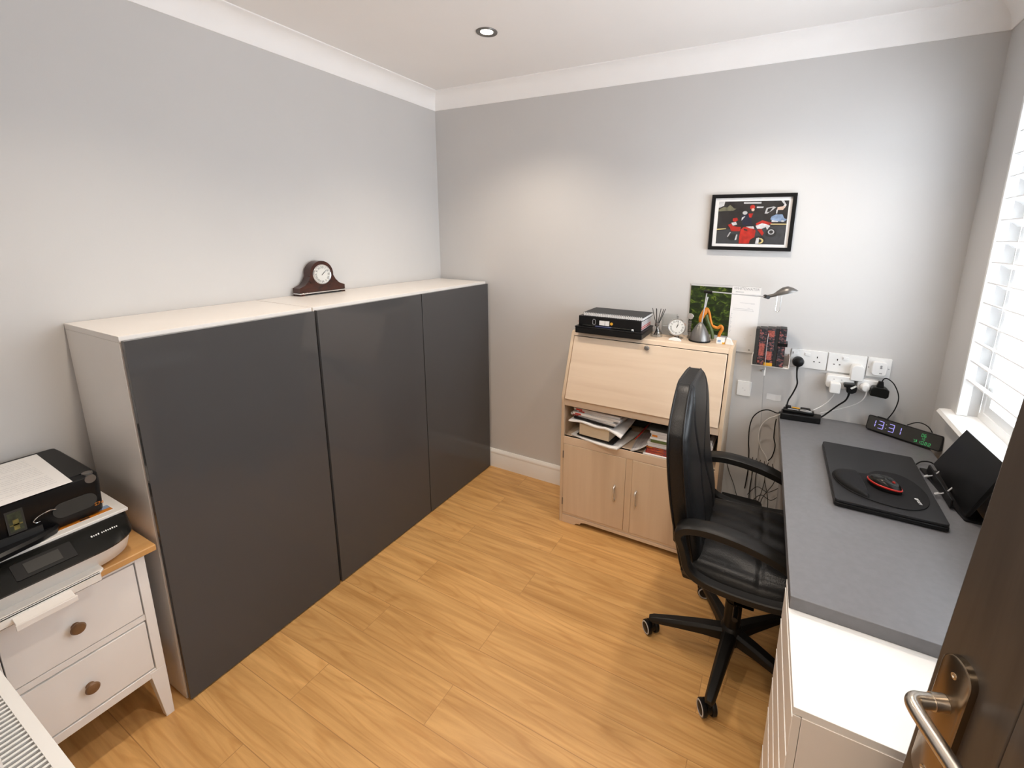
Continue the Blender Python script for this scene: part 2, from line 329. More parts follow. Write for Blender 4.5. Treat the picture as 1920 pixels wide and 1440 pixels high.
w = MB(); w.box(0, DX0, FT, FY, 0, CZ); w.box(DX1, WX, FT, FY, 0, CZ); w.box(DX0, DX1, FT, FY, DZ, CZ)
struct('wall_front', w, 'wall')
w = MB(); w.box(0.3, 0.4, -3.8, FT, 0, CZ); struct('wall_hall_left', w, 'wall')
w = MB(); w.box(2.9, 3.0, -3.8, FT, 0, CZ); struct('wall_hall_right', w, 'wall')
w = MB(); w.box(0.3, 3.0, -3.9, -3.8, 0, CZ); struct('wall_hall', w, 'wall')
# coving: concave quarter profile with small nibs
cd = 0.0888
def cove(n=9):
    p = [(0, -cd), (0.004, -cd)]
    for i in range(n+1):
        a = math.radians(90*i/n); p.append((cd-0.006 - (cd-0.012)*math.cos(a), -cd + 0.004 + (cd-0.010)*math.sin(a)))
    p += [(cd, -0.004), (cd, 0), (0, 0)]
    return p
def coving(name, p0, p1, nrm, m0, m1):
    # extrude profile from p0 to p1, mitred: d offsets at the ends
    p0, p1, nrm = Vector(p0), Vector(p1), Vector(nrm); d = (p1-p0).normalized(); R = []
    for p, mi in ((p0, m0), (p1, -m1)):
        R.append([p + nrm*a + Vector((0, 0, b)) + d*a*mi for a, b in cove()])
    struct(name, MB().rings(R), 'coving', smooth=True)
coving('trim_1', (0, FY, CZ), (0, 0, CZ), (1, 0, 0), 1, 1)
coving('trim_2', (0, 0, CZ), (WX, 0, CZ), (0, -1, 0), 1, 1)
coving('trim_3', (WX, 0, CZ), (WX, FY, CZ), (-1, 0, 0), 1, 1)
# skirting
def skirt(name, axis, a0, a1, sgn, base):
    pr = [(0, 0), (0.018, 0), (0.018, 0.092), (0.0165, 0.096), (0.0165, 0.100), (0.018, 0.104), (0.016, 0.114), (0.010, 0.122), (0.007, 0.127), (0, 0.127)]
    pr = [(base+sgn*a, z) for a, z in pr]
    struct(name, MB().prism(pr, axis, a0, a1), 'white_trim', smooth=True)
skirt('baseboard_back', 'x', 0.0, WX, -1, 0.0)
skirt('baseboard_left', 'y', FY, 0.0, 1, 0.0)
skirt('baseboard_right', 'y', FY, 0.0, -1, WX)
# window
wn = thing('window_1', None, None, (WX+0.12, (WY0+WY1)/2, WZ0)); wn['kind'] = 'structure'
f = MB(); fx0, fx1 = WX+0.062, WX+0.112
for (a, b, c_, d) in ((WY0, WY1, WZ0+0.005, WZ0+0.035), (WY0, WY1, WZ1-0.05, WZ1), (WY0, WY0+0.035, WZ0+0.035, WZ1-0.05), (WY1-0.035, WY1, WZ0+0.035, WZ1-0.05), (-0.98, -0.94, WZ0+0.035, WZ1-0.05)): f.box(fx0, fx1, a, b, c_, d)
for (a, b) in ((WY0+0.035, -0.98), (-0.94, WY1-0.035)):     # sashes
    q = 0.032; z0_, z1_ = WZ0+0.035, WZ1-0.05
    for (q0, q1, z0, z1) in ((a, b, z0_, z0_+q), (a, b, z1_-q, z1_), (a, a+q, z0_+q, z1_-q), (b-q, b, z0_+q, z1_-q)): f.box(fx0+0.004, fx1-0.008, q0, q1, z0, z1)
build('window_frame', f, 'plug_white', wn)
tr_ = MB(); tr_.box(WX-0.003, WX+0.030, WY1-0.012, WY1+0.0005, 0.926, WZ1); tr_.box(WX-0.003, WX+0.030, WY0-0.0005, WY0+0.012, 0.926, WZ1); build('edge_trim', tr_, 'plug_white', wn, bevel=0.002)
build('pane', MB().box(WX+0.088, WX+0.091, WY0+0.037, WY1-0.037, WZ0+0.037, WZ1-0.052), 'pane', wn)
sl = MB().prism([(WX-0.036, 0.898), (WX-0.043, 0.910), (WX-0.036, 0.922), (WX-0.02, 0.925), (WX+0.062, 0.925), (WX+0.062, 0.898)], 'y', WY0-0.05, WY1+0.055)
build('window_sill', sl, 'white_trim', wn, bevel=0.0006)

# blind
bl = thing('venetian_blind', 'white slatted blind lowered over the window above the desk', 'blind', (WX+0.05, (WY0+WY1)/2, WZ0+0.1))
s = MB(); bx = WX+0.028; tilt = math.radians(-24); hw = 0.025; z = 1.058; zs = []
while z < WZ1-0.06: zs.append(z); z += 0.0715
for z in zs:
    R = []
    for yy in (WY0+0.012, WY1-0.012):
        ring = []
        for k in range(7):
            t = -1+2*k/6; cam_ = 0.004*(1-t*t)
            px, pz = t*hw, cam_ + 0.0022
            ring.append((bx + px*math.cos(tilt)-pz*math.sin(tilt)*1.0, yy, z + px*math.sin(tilt)+pz*math.cos(tilt)))
        for k in range(6, -1, -1):
            t = -1+2*k/6; cam_ = 0.004*(1-t*t); px, pz = t*hw, cam_-0.0022
            ring.append((bx + px*math.cos(tilt)-pz*math.sin(tilt), yy, z + px*math.sin(tilt)+pz*math.cos(tilt)))
        R.append(ring)
    s.rings(R)
build('slats', s, 'slat', bl, smooth=True)
for yy in (-0.42, -0.95, -1.5):
    for dx in (-0.026, 0.026): build('cord', MB().tube([(bx+dx, yy, 1.0), (bx+dx, yy, WZ1-0.04)], 0.0009, 5, 0), 'plug_white', bl)
build('headrail', MB().box(bx-0.03, bx+0.03, WY0+0.008, WY1-0.008, WZ1-0.05, WZ1-0.001), 'plug_white', bl, bevel=0.003)

# door, opened into the room
DL = Vector((2.268, -1.67, 0)); ang = math.radians(20); Dd = Vector((math.sin(ang), -math.cos(ang), 0)); Dn = Vector((-math.cos(ang), -math.sin(ang), 0))
dr = thing('door_1', None, None, (DL.x, DL.y, 0)); dr['kind'] = 'structure'
def dp(sd, n_, z_): p = DL + Dd*sd + Dn*n_ + Vector((0.94, -0.33, 0))*((z_-1.0)*0.05); return (p.x, p.y, z_)
DW = 0.762
def dbox(mb, s0, s1, n0, n1, z0, z1): mb.hexa([dp(s0, n0, z0), dp(s1, n0, z0), dp(s1, n1, z0), dp(s0, n1, z0), dp(s0, n0, z1), dp(s1, n0, z1), dp(s1, n1, z1), dp(s0, n1, z1)])
lf = MB(); st = 0.108
panels = [(0.24, 0.93), (1.08, 1.90)]
dbox(lf, 0, st, -0.042, 0, 0.006, 2.02); dbox(lf, DW-st, DW, -0.042, 0, 0.006, 2.02); dbox(lf, DW/2-0.05, DW/2+0.05, -0.042, 0, 0.006, 2.02)
for (z0, z1) in ((0.006, 0.24), (0.93, 1.08), (1.90, 2.02)): dbox(lf, st, DW-st, -0.042, 0, z0, z1)
build('door_leaf', lf, 'door_paint', dr, bevel=0.002)
pn = MB()
for (z0, z1) in panels:
    for (a, b) in ((st, DW/2-0.05), (DW/2+0.05, DW-st)):
        dbox(pn, a, b, -0.034, -0.012, z0, z1)
        q = 0.02; out = [(a, z0), (b, z0), (b, z1), (a, z1)]; inn = [(a+q, z0+q), (b-q, z0+q), (b-q, z1-q), (a+q, z1-q)]
        pn.rings([[dp(x_, -0.001, z_) for x_, z_ in out], [dp(x_, -0.012, z_) for x_, z_ in inn]], cap=False)
        dbox(pn, a+0.045, b-0.045, -0.012, -0.005, z0+0.045, z1-0.045)
build('door_panel', pn, 'door_paint', dr, bevel=0.002)
hd = MB()
def stad(s0, s1, z0, z1, n=14):
    r = (s1-s0)/2; c_ = (s0+s1)/2
    return [(c_+r*math.cos(a), z1-r+r*math.sin(a)) for a in [PI*i/n for i in range(n+1)]] + [(c_+r*math.cos(a), z0+r+r*math.sin(a)) for a in [PI+PI*i/n for i in range(n+1)]]
oc = stad(0.0165, 0.0635, 0.845, 1.055); ic = stad(0.0185, 0.0615, 0.847, 1.053)
hd.rings([[dp(a, 0.0, b) for a, b in oc], [dp(a, 0.0085, b) for a, b in oc], [dp(a, 0.010, b) for a, b in ic]])
hp = build('door_handle', hd, 'bronze', dr, smooth=True, label='brushed metal handle plate')
lv = MB(); sz = 0.985; sc_ = 0.040
pts = [dp(sc_, 0.010, sz), dp(sc_, 0.030, sz), dp(sc_, 0.038, sz), dp(sc_, 0.044, sz), dp(sc_+0.004, 0.0500, sz), dp(sc_+0.012, 0.0528, sz), dp(sc_+0.03, 0.0535, sz), dp(sc_+0.06, 0.0535, sz), dp(sc_+0.11, 0.0535, sz), dp(sc_+0.128, 0.0535, sz)]
lv.tube(pts, 0.0095, 20, 5)
build('lever', lv, 'steel', hp, smooth=True, label='satin steel lever')
cl = MB().cyl(dp(sc_, 0.010, sz), dp(sc_, 0.026, sz), 0.0108, n=24); build('collar', cl, 'steel', hp, smooth=True)
scr = MB()
for zz in (1.030, 0.870): scr.lathe([(0.0, 0.0), (0.0042, 0.0), (0.0042, 0.001), (0.0022, 0.0012), (0.0018, 0.0002), (0, 0.0002)], dp(sc_, 0.010, zz), Dn, 16)
build('screw', scr, 'steel', hp, smooth=True)
# door lining
t = MB(); t.box(DX0-0.0, DX0+0.025, FT, FY, 0, DZ); t.box(DX1-0.025, DX1, FT, FY, 0, DZ); t.box(DX0, DX1, FT, FY, DZ-0.025, DZ)
t.box(DX0-0.06, DX0, FY, FY+0.010, 0, DZ+0.06); t.box(DX1, DX1+0.06, FY, FY+0.015, 0, DZ+0.06); t.box(DX0, DX1, FY, FY+0.015, DZ, DZ+0.06)
struct('trim_4', t, 'white_trim', bevel=0.002)

# ------------------------------------------------------------------ downlights (one in view, the others out of frame)
def downlight(x, y, label, e=1.0):
    d = thing('ceiling_downlight', label, 'downlight', (x, y, CZ), group=None)
    rg = MB().lathe([(0.026, -0.0005), (0.030, -0.003), (0.039, -0.0055), (0.044, -0.004), (0.0455, 0.0), (0.0455, 0.001), (0.026, 0.001)], (x, y, CZ), (0, 0, 1), 36)
    rg.f = [f_ for f_ in rg.f if len(f_) == 4]; rg.mi = [0]*len(rg.f)
    build('bezel', rg, 'pewter', d, smooth=True)
    build('bulb', MB().lathe([(0.0, -0.002), (0.02, -0.0025), (0.0265, -0.001), (0.0265, 0.0005)], (x, y, CZ), (0, 0, 1), 30), 'bulb', d, smooth=True)
    l = bpy.data.lights.new('downlight', 'SPOT'); l.energy = 30*e; l.color = LAMP; l.spot_size = math.radians(125); l.spot_blend = 0.9; l.shadow_soft_size = 0.028
    lo = bpy.data.objects.new('downlight', l); C.objects.link(lo); lo.location = (x, y, CZ-0.02)
    return d
downlight(0.819, -0.614, 'small round recessed spotlight glowing in the white ceiling')
for x, y in ((1.9, -0.614), (0.819, -1.75), (1.9, -1.75)):
    l = bpy.data.lights.new('downlight', 'SPOT'); l.energy = 30; l.color = LAMP; l.spot_size = math.radians(125); l.spot_blend = 0.9; l.shadow_soft_size = 0.03
    lo = bpy.data.objects.new('downlight', l); C.objects.link(lo); lo.location = (x, y, CZ-0.02)
l = bpy.data.lights.new('hall_fill', 'AREA'); l.energy = 14; l.color = (1.0, 0.86, 0.70); l.size = 0.35  # unseen fill light added in the hall behind the camera
lo = bpy.data.objects.new('hall_fill', l); C.objects.link(lo); lo.location = (2.0, -3.1, CZ-0.03)

# ------------------------------------------------------------------ grey fronted cabinets
CH = 1.272
def cabinet(y0, y1, doors, label):      # y0 > y1 (far, near)
    d = thing('storage_cabinet', label, 'cabinet', (0.2, (y0+y1)/2, 0))
    t = 0.018; c = MB()
    c.box(0.005, 0.378, y1+0.0005, y1+t, 0.0, CH-t-0.0005); c.box(0.005, 0.378, y0-t, y0-0.0005, 0.0, CH-t-0.0005); c.box(0.005, 0.378, y1+t, y0-t, 0.02, 0.02+t); c.box(0.005, 0.012, y1+t, y0-t, 0.02, CH-t)
    build('carcass', c, 'white_lam', d, bevel=0.0008)
    build('top_panel', MB().box(0.003, 0.380, y1+0.0005, y0-0.0005, CH-t, CH), 'white_lam', d, bevel=0.0008)
    for a, b in doors:                   # a>b
        q = build('door', MB().box(0.382, 0.400, b+0.0015, a-0.0015, 0.006, CH-0.012), 'gloss_grey', d, bevel=0.001, seg=2, label='high gloss dark grey door')
    return d
cabinet(-0.024, -1.221, [(-0.026, -0.622), (-0.624, -1.219)], 'wide white cabinet with two glossy grey doors, reaching into the room corner')
cabinet(-1.226, -1.824, [(-1.228, -1.822)], 'narrow white cabinet with one glossy grey door, nearest the white bedside drawers')

# mantel clock on the cabinet
mc = thing('mantel_clock', 'dark wooden mantel clock with white dial on top of the cabinets', 'clock', (0.035, -0.93, CH))
def mprof(sc1=1.0):
    L_ = []; import_pts = [(-0.123, 0.0), (0.123, 0.0), (0.123, 0.022), (0.112, 0.026), (0.092, 0.034), (0.074, 0.052), (0.062, 0.073)]
    L_ += import_pts
    cx, cz, r = 0, 0.083, 0.062
    for i in range(15): a = math.radians(-8 + (196)*i/14); L_.append((cx+r*math.cos(a), cz+r*math.sin(a)))
    L_ += [(-a, b) for a, b in reversed(import_pts[2:])]
    return L_
pr = [(-0.93+a, CH+0.014+b) for a, b in mprof()]
build('case', MB().prism(pr, 'x', 0.010, 0.058), 'mahog', mc, smooth=True)
b_ = MB().box(0.006, 0.064, -1.058, -0.802, CH+0.008, CH+0.0135); build('base_plate', b_, 'chrome', mc, bevel=0.001)
for yy in (-1.05, -0.83): build('foot', MB().box(0.008, 0.062, yy, yy+0.02, CH, CH+0.008), 'mahog', mc)
dz = CH+0.014+0.080
build('dial', MB().cyl((0.058, -0.93, dz), (0.0605, -0.93, dz), 0.044, n=36), 'dial', mc, smooth=True)
build('bezel', MB().lathe([(0.043, 0), (0.043, 0.004), (0.0455, 0.005), (0.048, 0.003), (0.049, 0)], (0.058, -0.93, dz), (1, 0, 0), 40), 'chrome', mc, smooth=True)
nm = MB(); rom = ['XII', 'I', 'II', 'III', 'IIII', 'V', 'VI', 'VII', 'VIII', 'IX', 'X', 'XI']
def dialmarks(nm, c_, X, Y, r, size):
    X = Vector(X); Y = Vector(Y)
    for k, tx in enumerate(rom):
        a = math.radians(30*k); rd = X*math.sin(a)+Y*math.cos(a); tn = X*math.cos(a)-Y*math.sin(a)
        nm.mx = frame(Vector(c_)+rd*r, tn, rd); v_, f_ = text_mesh(tx, size); nm.add(v_, f_); nm.mx = None
dialmarks(nm, (0.0608, -0.93, dz), (0, 1, 0), (0, 0, 1), 0.0335, 0.0155); build('numerals', nm, 'black_ink', mc)
def hand(mb, c_, X, Y, deg, ln, w_):
    X = Vector(X); Y = Vector(Y); a = math.radians(deg); rd = X*math.sin(a)+Y*math.cos(a); tn = X*math.cos(a)-Y*math.sin(a); N_ = X.cross(Y); c_ = Vector(c_)
    q = [c_-rd*ln*0.15-tn*w_, c_-rd*ln*0.15+tn*w_, c_+rd*ln+tn*w_*0.3, c_+rd*ln-tn*w_*0.3]; mb.hexa(q+[p+N_*0.0006 for p in q])
h_ = MB(); hand(h_, (0.0612, -0.93, dz), (0, 1, 0), (0, 0, 1), 45, 0.019, 0.0016); build('hour_hand', h_, 'black_ink', mc)
h_ = MB(); hand(h_, (0.0619, -0.93, dz), (0, 1, 0), (0, 0, 1), 48, 0.033, 0.0010); build('minute_hand', h_, 'black_ink', mc)

# ------------------------------------------------------------------ white bedside drawers (left)
bd = thing('bedside_drawers', 'white two-drawer chest with oak top carrying the printers', 'drawers', (0.2, -2.03, 0))
BY0, BY1 = -1.862, -2.19; TZ = 0.602
build('top', MB().box(0.004, 0.405, BY1-0.016, BY0+0.026, TZ, TZ+0.020), 'oak', bd, bevel=0.003)
c = MB(); xf = 0.385
c.box(0.03, xf, BY0-0.018, BY0, 0.17, TZ); c.box(0.03, xf, BY1, BY1+0.018, 0.17, TZ); c.box(0.03, 0.045, BY1, BY0, 0.17, TZ); c.box(0.03, xf-0.02, BY1, BY0, 0.17, 0.185)
c.box(xf-0.02, xf, BY1+0.018, BY0-0.018, 0.17, 0.197); c.box(xf-0.02, xf-0.003, BY1+0.018, BY0-0.018, 0.378, 0.398); c.box(xf-0.02, xf, BY1+0.018, BY0-0.018, 0.585, TZ)
build('carcass', c, 'white_paint', bd, bevel=0.0015)
for (x_, y_, sy) in ((xf, BY0, -1), (xf, BY1, 1), (0.03, BY0, -1), (0.03, BY1, 1)):
    sx = -1 if x_ > 0.2 else 1
    q = MB(); wd = 0.040; wb = 0.022
    x2, y2 = x_+sx*wd, y_+sy*wd; xb, yb = x_+sx*wb, y_+sy*wb
    zt = TZ if x_ > 0.2 else 0.19
    e = 0.0012*(-sx) if x_ > 0.2 else 0
    q.hexa([(x_+e, y_, 0.19), (x2, y_, 0.19), (x2, y2, 0.19), (x_+e, y2, 0.19), (x_+e, y_, zt), (x2, y_, zt), (x2, y2 if zt < .5 else y_+sy*0.022, zt), (x_+e, y2 if zt < .5 else y_+sy*0.022, zt)]) if zt < .5 else q.box(min(x_+e, x_-0.02), x_+e, min(y_, y_+sy*0.024), max(y_, y_+sy*0.024), 0.19, zt)
    q.hexa([(x_+e, y_, 0), (xb, y_, 0), (xb, yb, 0), (x_+e, yb, 0), (x_+e, y_, 0.19), (x2, y_, 0.19), (x2, y2, 0.19), (x_+e, y2, 0.19)])
    build('leg', q, 'white_paint', bd, bevel=0.001)
for (z0, z1) in ((0.400, 0.583), (0.200, 0.376)):
    d = build('drawer', MB().box(0.06, xf-0.001, BY1+0.027, BY0-0.027, z0+0.002, z1-0.002), 'white_paint', bd, bevel=0.001)
    zc = (z0+z1)/2-0.005
    build('knob', MB().lathe([(0.0, 0), (0.010, 0), (0.008, 0.006), (0.0075, 0.011), (0.015, 0.015), (0.0165, 0.019), (0.014, 0.024), (0.006, 0.026), (0, 0.026)], (xf-0.001, -2.03, zc), (1, 0, 0)), 'knobwood', d, smooth=True, label='turned brown wood knob')

# white printer on it
PZ = TZ+0.020; PY0, PY1 = -1.872, -2.285; PXb = 0.045
wp = thing('printer', 'large white printer with black control panel and rounded front corners on the oak top', 'printer', (0.2, -2.08, PZ))
def pplan(xf_, inset=0.0, r=0.085):
    y0, y1 = PY0-inset, PY1+inset; n = 10; out = [(PXb, y0)]
    out += [(xf_-r+r*math.sin(a), y0-r*1.15+r*1.15*math.cos(a)) for a in [PI/2*i/n for i in range(n+1)]]
    out += [(xf_-r+r*math.cos(a), y1+r*1.15-r*1.15*math.sin(a)) for a in [PI/2*i/n for i in range(n+1)]]
    return out + [(PXb, y1)]
b_ = MB(); b_.rings([[(x_, y_, PZ+0.003) for x_, y_ in pplan(0.385, 0.008)], [(x_, y_, PZ+0.012) for x_, y_ in pplan(0.400, 0.002)], [(x_, y_, 0.700) for x_, y_ in pplan(0.437)], [(x_, y_, 0.702) for x_, y_ in pplan(0.437)]])
build('body', b_, 'printer_white', wp, smooth=True)
b_ = MB(); o_ = pplan(0.445, 0); i_ = pplan(0.368, 0.0, 0.03)
b_.rings([[(x_, y_, 0.697) for x_, y_ in o_], [(x_, y_, 0.703) for x_, y_ in pplan(0.449)], [(x_, y_, 0.748) for x_, y_ in i_], [(x_, y_, 0.749) for x_, y_ in pplan(0.362, 0.004, 0.03)]])
build('control_panel', b_, 'black_gloss', wp, smooth=True, label='glossy black sloping control panel')
build('lid', MB().prism([(PXb-0.01, PY0+0.002), (0.366, PY0+0.002), (0.366, PY1-0.002), (PXb-0.01, PY1-0.002)], 'z', 0.748, 0.757), 'printer_white', wp, bevel=0.0015)
sl_ = math.atan2(0.749-0.703, 0.368-0.449)      # panel slope in xz
pm = frame((0.4085, -2.06, 0.7262), (0, 1, 0), (-(0.449-0.368), 0, 0.045))
sm = MB(); sm.mx = pm; sm.prism(rrect(-0.055, 0.055, -0.026, 0.026, 0.004), 'z', 0.0, 0.0012); sc0 = build('screen', sm, 'black_plastic', wp)
sm = MB(); sm.mx = pm; sm.box(-0.034, 0.030, -0.017, 0.017, 0.001, 0.0020); build('display', sm, 'dark_grey', sc0)
sm = MB(); sm.mx = frame((0.400, -1.937, 0.7308), (0, 1, 0), (-(0.449-0.368), 0, 0.045))
xx = -0.03
for k in range(12):
    wdt = random.choice([0.002, 0.003, 0.0025]); sm.box(xx, xx+wdt, -0.0022, 0.0018 if k % 3 else 0.003, 0.0006, 0.0012); xx += wdt+(0.0022 if k != 3 else 0.005)
build('lettering', sm, 'plug_white', wp, label='small white lettering')
# output tray, drawn out
tr = MB(); tr.prism([(0.37, -1.965), (0.435, -1.965), (0.447, -1.975), (0.447, -2.285), (0.37, -2.285)], 'z', 0.640, 0.646); tr.box(0.441, 0.447, -2.28, -1.975, 0.620, 0.646)
ty = build('output_tray', tr, 'printer_white', wp, bevel=0.0015)
tr = MB(); tr.hexa([(0.44, -2.14, 0.632), (0.475, -2.14, 0.622), (0.475, -2.035, 0.622), (0.44, -2.035, 0.632), (0.44, -2.14, 0.638), (0.475, -2.14, 0.628), (0.475, -2.035, 0.628), (0.44, -2.035, 0.638)])
tr.box(0.473, 0.479, -2.142, -2.033, 0.615, 0.630)
build('tray_flap', tr, 'white_lam', ty, bevel=0.001)

# flyer on the lid
fl = MB(); LZ = 0.7572
fl.box(0.10, 0.341, -2.012, -1.893, LZ, LZ+0.0007); fl.m = 1; fl.box(0.322, 0.3405, -2.012, -1.895, LZ+0.0007, LZ+0.001); fl.m = 2; fl.box(0.30, 0.3215, -2.0, -1.895, LZ+0.0007, LZ+0.001)
fl.m = 3; fl.box(0.330, 0.338, -1.965, -1.945, LZ+0.001, LZ+0.0012)
solo('leaflet', fl, ['paper', 'orange', 'blue', 'black_ink'], 'orange and pale blue printed leaflet lying on the white printer lid', 'leaflet')

# black printer on top
BZ = LZ+0.0012; BT = 0.885
bp_ = thing('printer', 'smaller black printer with oval grey panel, stacked on the white printer', 'printer', (0.18, -2.09, BZ))
xF = 0.338; yR = -1.906; yL = -2.275
def xpl(xf_, ins, r): return [(a, b) for a, b in rrect(0.03+ins, xf_, yL+ins, yR-ins, r, 5)]
b_ = MB(); b_.rings([[(a, b, BZ) for a, b in xpl(xF-0.012, 0.008, 0.02)], [(a, b, BZ+0.008) for a, b in xpl(xF-0.004, 0.002, 0.022)], [(a, b, BT-0.03) for a, b in xpl(xF+0.004, 0, 0.024)], [(a, b, BT-0.006) for a, b in xpl(xF+0.002, 0.001, 0.024)], [(a, b, BT) for a, b in xpl(xF-0.006, 0.006, 0.02)]])
build('body', b_, 'black_satin', bp_, smooth=True)
build('lid', MB().prism(rrect(0.035, xF-0.022, yL+0.008, yR-0.008, 0.01), 'z', BT, BT+0.0022), 'black_plastic', bp_, bevel=0.0006)
b_ = MB(); ov = stad(-0.0215, 0.0215, -0.045, 0.045)
b_.mx = frame((xF+0.0025, -1.968, 0.812), (0, 0, -1), (0, 1, 0)); b_.prism(ov, 'z', -0.002, 0.0016); build('oval_panel', b_, 'dark_grey', bp_, bevel=0.0005, label='grey oval panel')
b_ = MB(); b_.cyl((xF-0.012, yR-0.022, BT-0.012), (xF+0.0035, yR-0.022, BT-0.012), 0.012, n=24); b_.cyl((xF-0.014, yR-0.022, BT-0.004), (xF-0.014, yR-0.022, BT+0.0035), 0.0115, n=24); build('button', b_, 'pewter', bp_, smooth=True)
b_ = MB(); b_.tube([(xF+0.006, -2.050, 0.812), (xF+0.009, -2.044, 0.820), (xF+0.010, -2.030, 0.826), (xF+0.009, -2.016, 0.828), (xF+0.006, -2.006, 0.824)], 0.0013, 8); b_.tube([(xF+0.006, -2.050, 0.812), (xF+0.006, -2.046, 0.806), (xF+0.006, -2.038, 0.806)], 0.0011, 8); build('silver_ring', b_, 'chrome', bp_, smooth=True)
b_ = MB(); b_.m = 0; b_.box(xF+0.003, xF+0.0045, -2.094, -2.062, 0.798, 0.862); b_.m = 1; b_.box(xF+0.0045, xF+0.0049, -2.090, -2.066, 0.804, 0.856); b_.m = 2; b_.box(xF+0.0049, xF+0.0052, -2.083, -2.073, 0.808, 0.836); b_.box(xF+0.0049, xF+0.0052, -2.089, -2.067, 0.820, 0.8235)
M['sticker_olive'] = mat('sticker_olive', (0.035, 0.042, 0.022), 0.5, var=0.5, scale=90); M['sticker_amber'] = mat('sticker_amber', (0.17, 0.14, 0.035), 0.5, var=0.4, scale=90)
build('picture_sticker', b_, ['dark_grey', 'sticker_olive', 'sticker_amber'], bp_)
b_ = MB(); b_.mx = frame((xF+0.003, -1.921, 0.792), (0, 1, 0), (0, 0, 1)); v_, f_ = text_mesh('S74', 0.014); b_.add(v_, f_); build('model_mark', b_, 'orange', bp_)
b_ = MB()      # curved lip of the paper slot
pts = [(xF-0.005, -2.005, 0.785), (xF+0.012, -2.015, 0.774), (xF+0.030, -2.055, 0.766), (xF+0.045, -2.12, 0.765), (xF+0.048, -2.18, 0.765), (xF+0.045, -2.25, 0.765)]
R = []
for i, p in enumerate(pts): R.append([(xF-0.01, p[1], BZ+0.001), (p[0], p[1], BZ+0.001), (p[0]+0.004, p[1], 0.772), (p[0]-0.004, p[1]-0.002, 0.778), (xF-0.01, p[1]-0.002, 0.773)])
b_.rings(R); lip = build('paper_tray', b_, 'black_satin', bp_, smooth=True)
b_ = MB(); b_.box(xF-0.002, xF+0.0035, -2.25, -2.035, 0.775, 0.794); build('paper_slot', b_, 'black_ink', bp_)
# sheet on it
ps = MB(); ps.m = 0
pc = [(0.352, -1.966), (0.352, -2.19), (0.048, -2.175), (0.048, -1.955)]
pz = BT+0.0024; ps.prism(pc, 'z', pz, pz+0.0008); ps.m = 1
for k in range(19):
    xx = 0.075+k*0.0135
    if k in (5, 12): continue
    y0 = -1.985; ln = 0.16*(0.6+0.4*random.random()) if k % 4 else 0.07
    while ln > 0.01:
        w_ = min(ln, random.uniform(0.006, 0.024)); ps.box(xx, xx+0.0016, y0-w_-0.0, y0-0.002, pz+0.0008, pz+0.001); y0 -= w_; ln -= w_
ps.m = 2; ps.box(0.322, 0.326, -2.13, -2.122, pz+0.0008, pz+0.001)
solo('paper_sheet', ps, ['paper', 'ink_light', 'ink'], 'printed white letter lying on top of the black printer', 'paper')

# ------------------------------------------------------------------ radiator
ra = thing('radiator', 'white radiator with slotted top grille in the bottom left corner', 'radiator', (0.9, -2.25, 0.12))
rx0, rx1, ry0, ry1, rz = 0.412, 1.40, -2.297, -2.192, 0.60
c = MB(); c.box(rx0, rx1, ry1-0.012, ry1, 0.13, rz-0.01); c.box(rx0, rx1, ry0, ry0+0.012, 0.13, rz-0.01); c.box(rx0, rx0+0.012, ry0, ry1, 0.13, rz-0.008); c.box(rx1-0.012, rx1, ry0, ry1, 0.13, rz-0.008)
build('panel', c, 'white_trim', ra, bevel=0.002)
c = MB(); c.box(rx0, rx1, ry1-0.018, ry1+0.001, rz-0.012, rz); c.box(rx0, rx1, ry0-0.001, ry0+0.014, rz-0.012, rz); c.box(rx0, rx0+0.018, ry0+0.014, ry1-0.018, rz-0.012, rz); c.box(rx1-0.018, rx1, ry0+0.014, ry1-0.018, rz-0.012, rz)
x_ = rx0+0.026
while x_ < rx1-0.03:
    c.hexa([(x_, ry0+0.012, rz-0.010), (x_+0.0045, ry0+0.012, rz-0.010), (x_+0.0045, ry1-0.016, rz-0.010), (x_, ry1-0.016, rz-0.010), (x_+0.001, ry0+0.012, rz-0.001), (x_+0.0065, ry0+0.012, rz-0.001), (x_+0.0065, ry1-0.016, rz-0.001), (x_+0.001, ry1-0.016, rz-0.001)])
    x_ += 0.0135
build('top_grille', c, 'white_trim', ra)
c = MB()
for k in range(30): xx = rx0+0.03+k*0.031; c.box(xx, xx+0.0015, ry0+0.013, ry1-0.013, 0.16, rz-0.05)
build('convector_fins', c, 'grey_plastic', ra)
build('bracket', MB().box(rx0+0.1, rx0+0.14, FY+0.0005, ry0+0.002, 0.15, 0.55), 'white_trim', ra)
c = MB(); c.cyl((rx0+0.05, -2.24, 0.0), (rx0+0.05, -2.24, 0.135), 0.0075); build('pipe', c, 'white_trim', ra)

# ------------------------------------------------------------------ bureau
bu = thing('writing_bureau', 'pale maple writing bureau with sloping front flap and open paper shelf', 'bureau', (1.475, -0.18, 0))
X0, X1_, YB, YF = 1.075, 1.875, -0.022, -0.338
def side(mb, a, b):
    mb.prism([(YB, 0), (YF, 0), (YF, 0.715), (YF-0.003, 0.735), (-0.232, 1.050), (-0.222, 1.068), (-0.215, 1.07), (YB, 1.07)], 'x', a, b)
c = MB(); side(c, X0, X0+0.017); build('side_panel', c, 'maple_v', bu, bevel=0.0015)
c = MB(); side(c, X1_-0.017, X1_); build('side_panel', c, 'maple_v', bu, bevel=0.0015)
a, b = X0+0.017, X1_-0.017
c = MB(); c.prism([(YB, 1.052), (-0.232, 1.048), (-0.224, 1.066), (-0.218, 1.0695), (YB, 1.0695)], 'x', a, b); build('top', c, 'maple', bu)
c = MB(); c.box(a, b, YB-0.006, YB, 0.05, 1.05); build('back_panel', c, 'dark_grey', bu, label='dark back board')
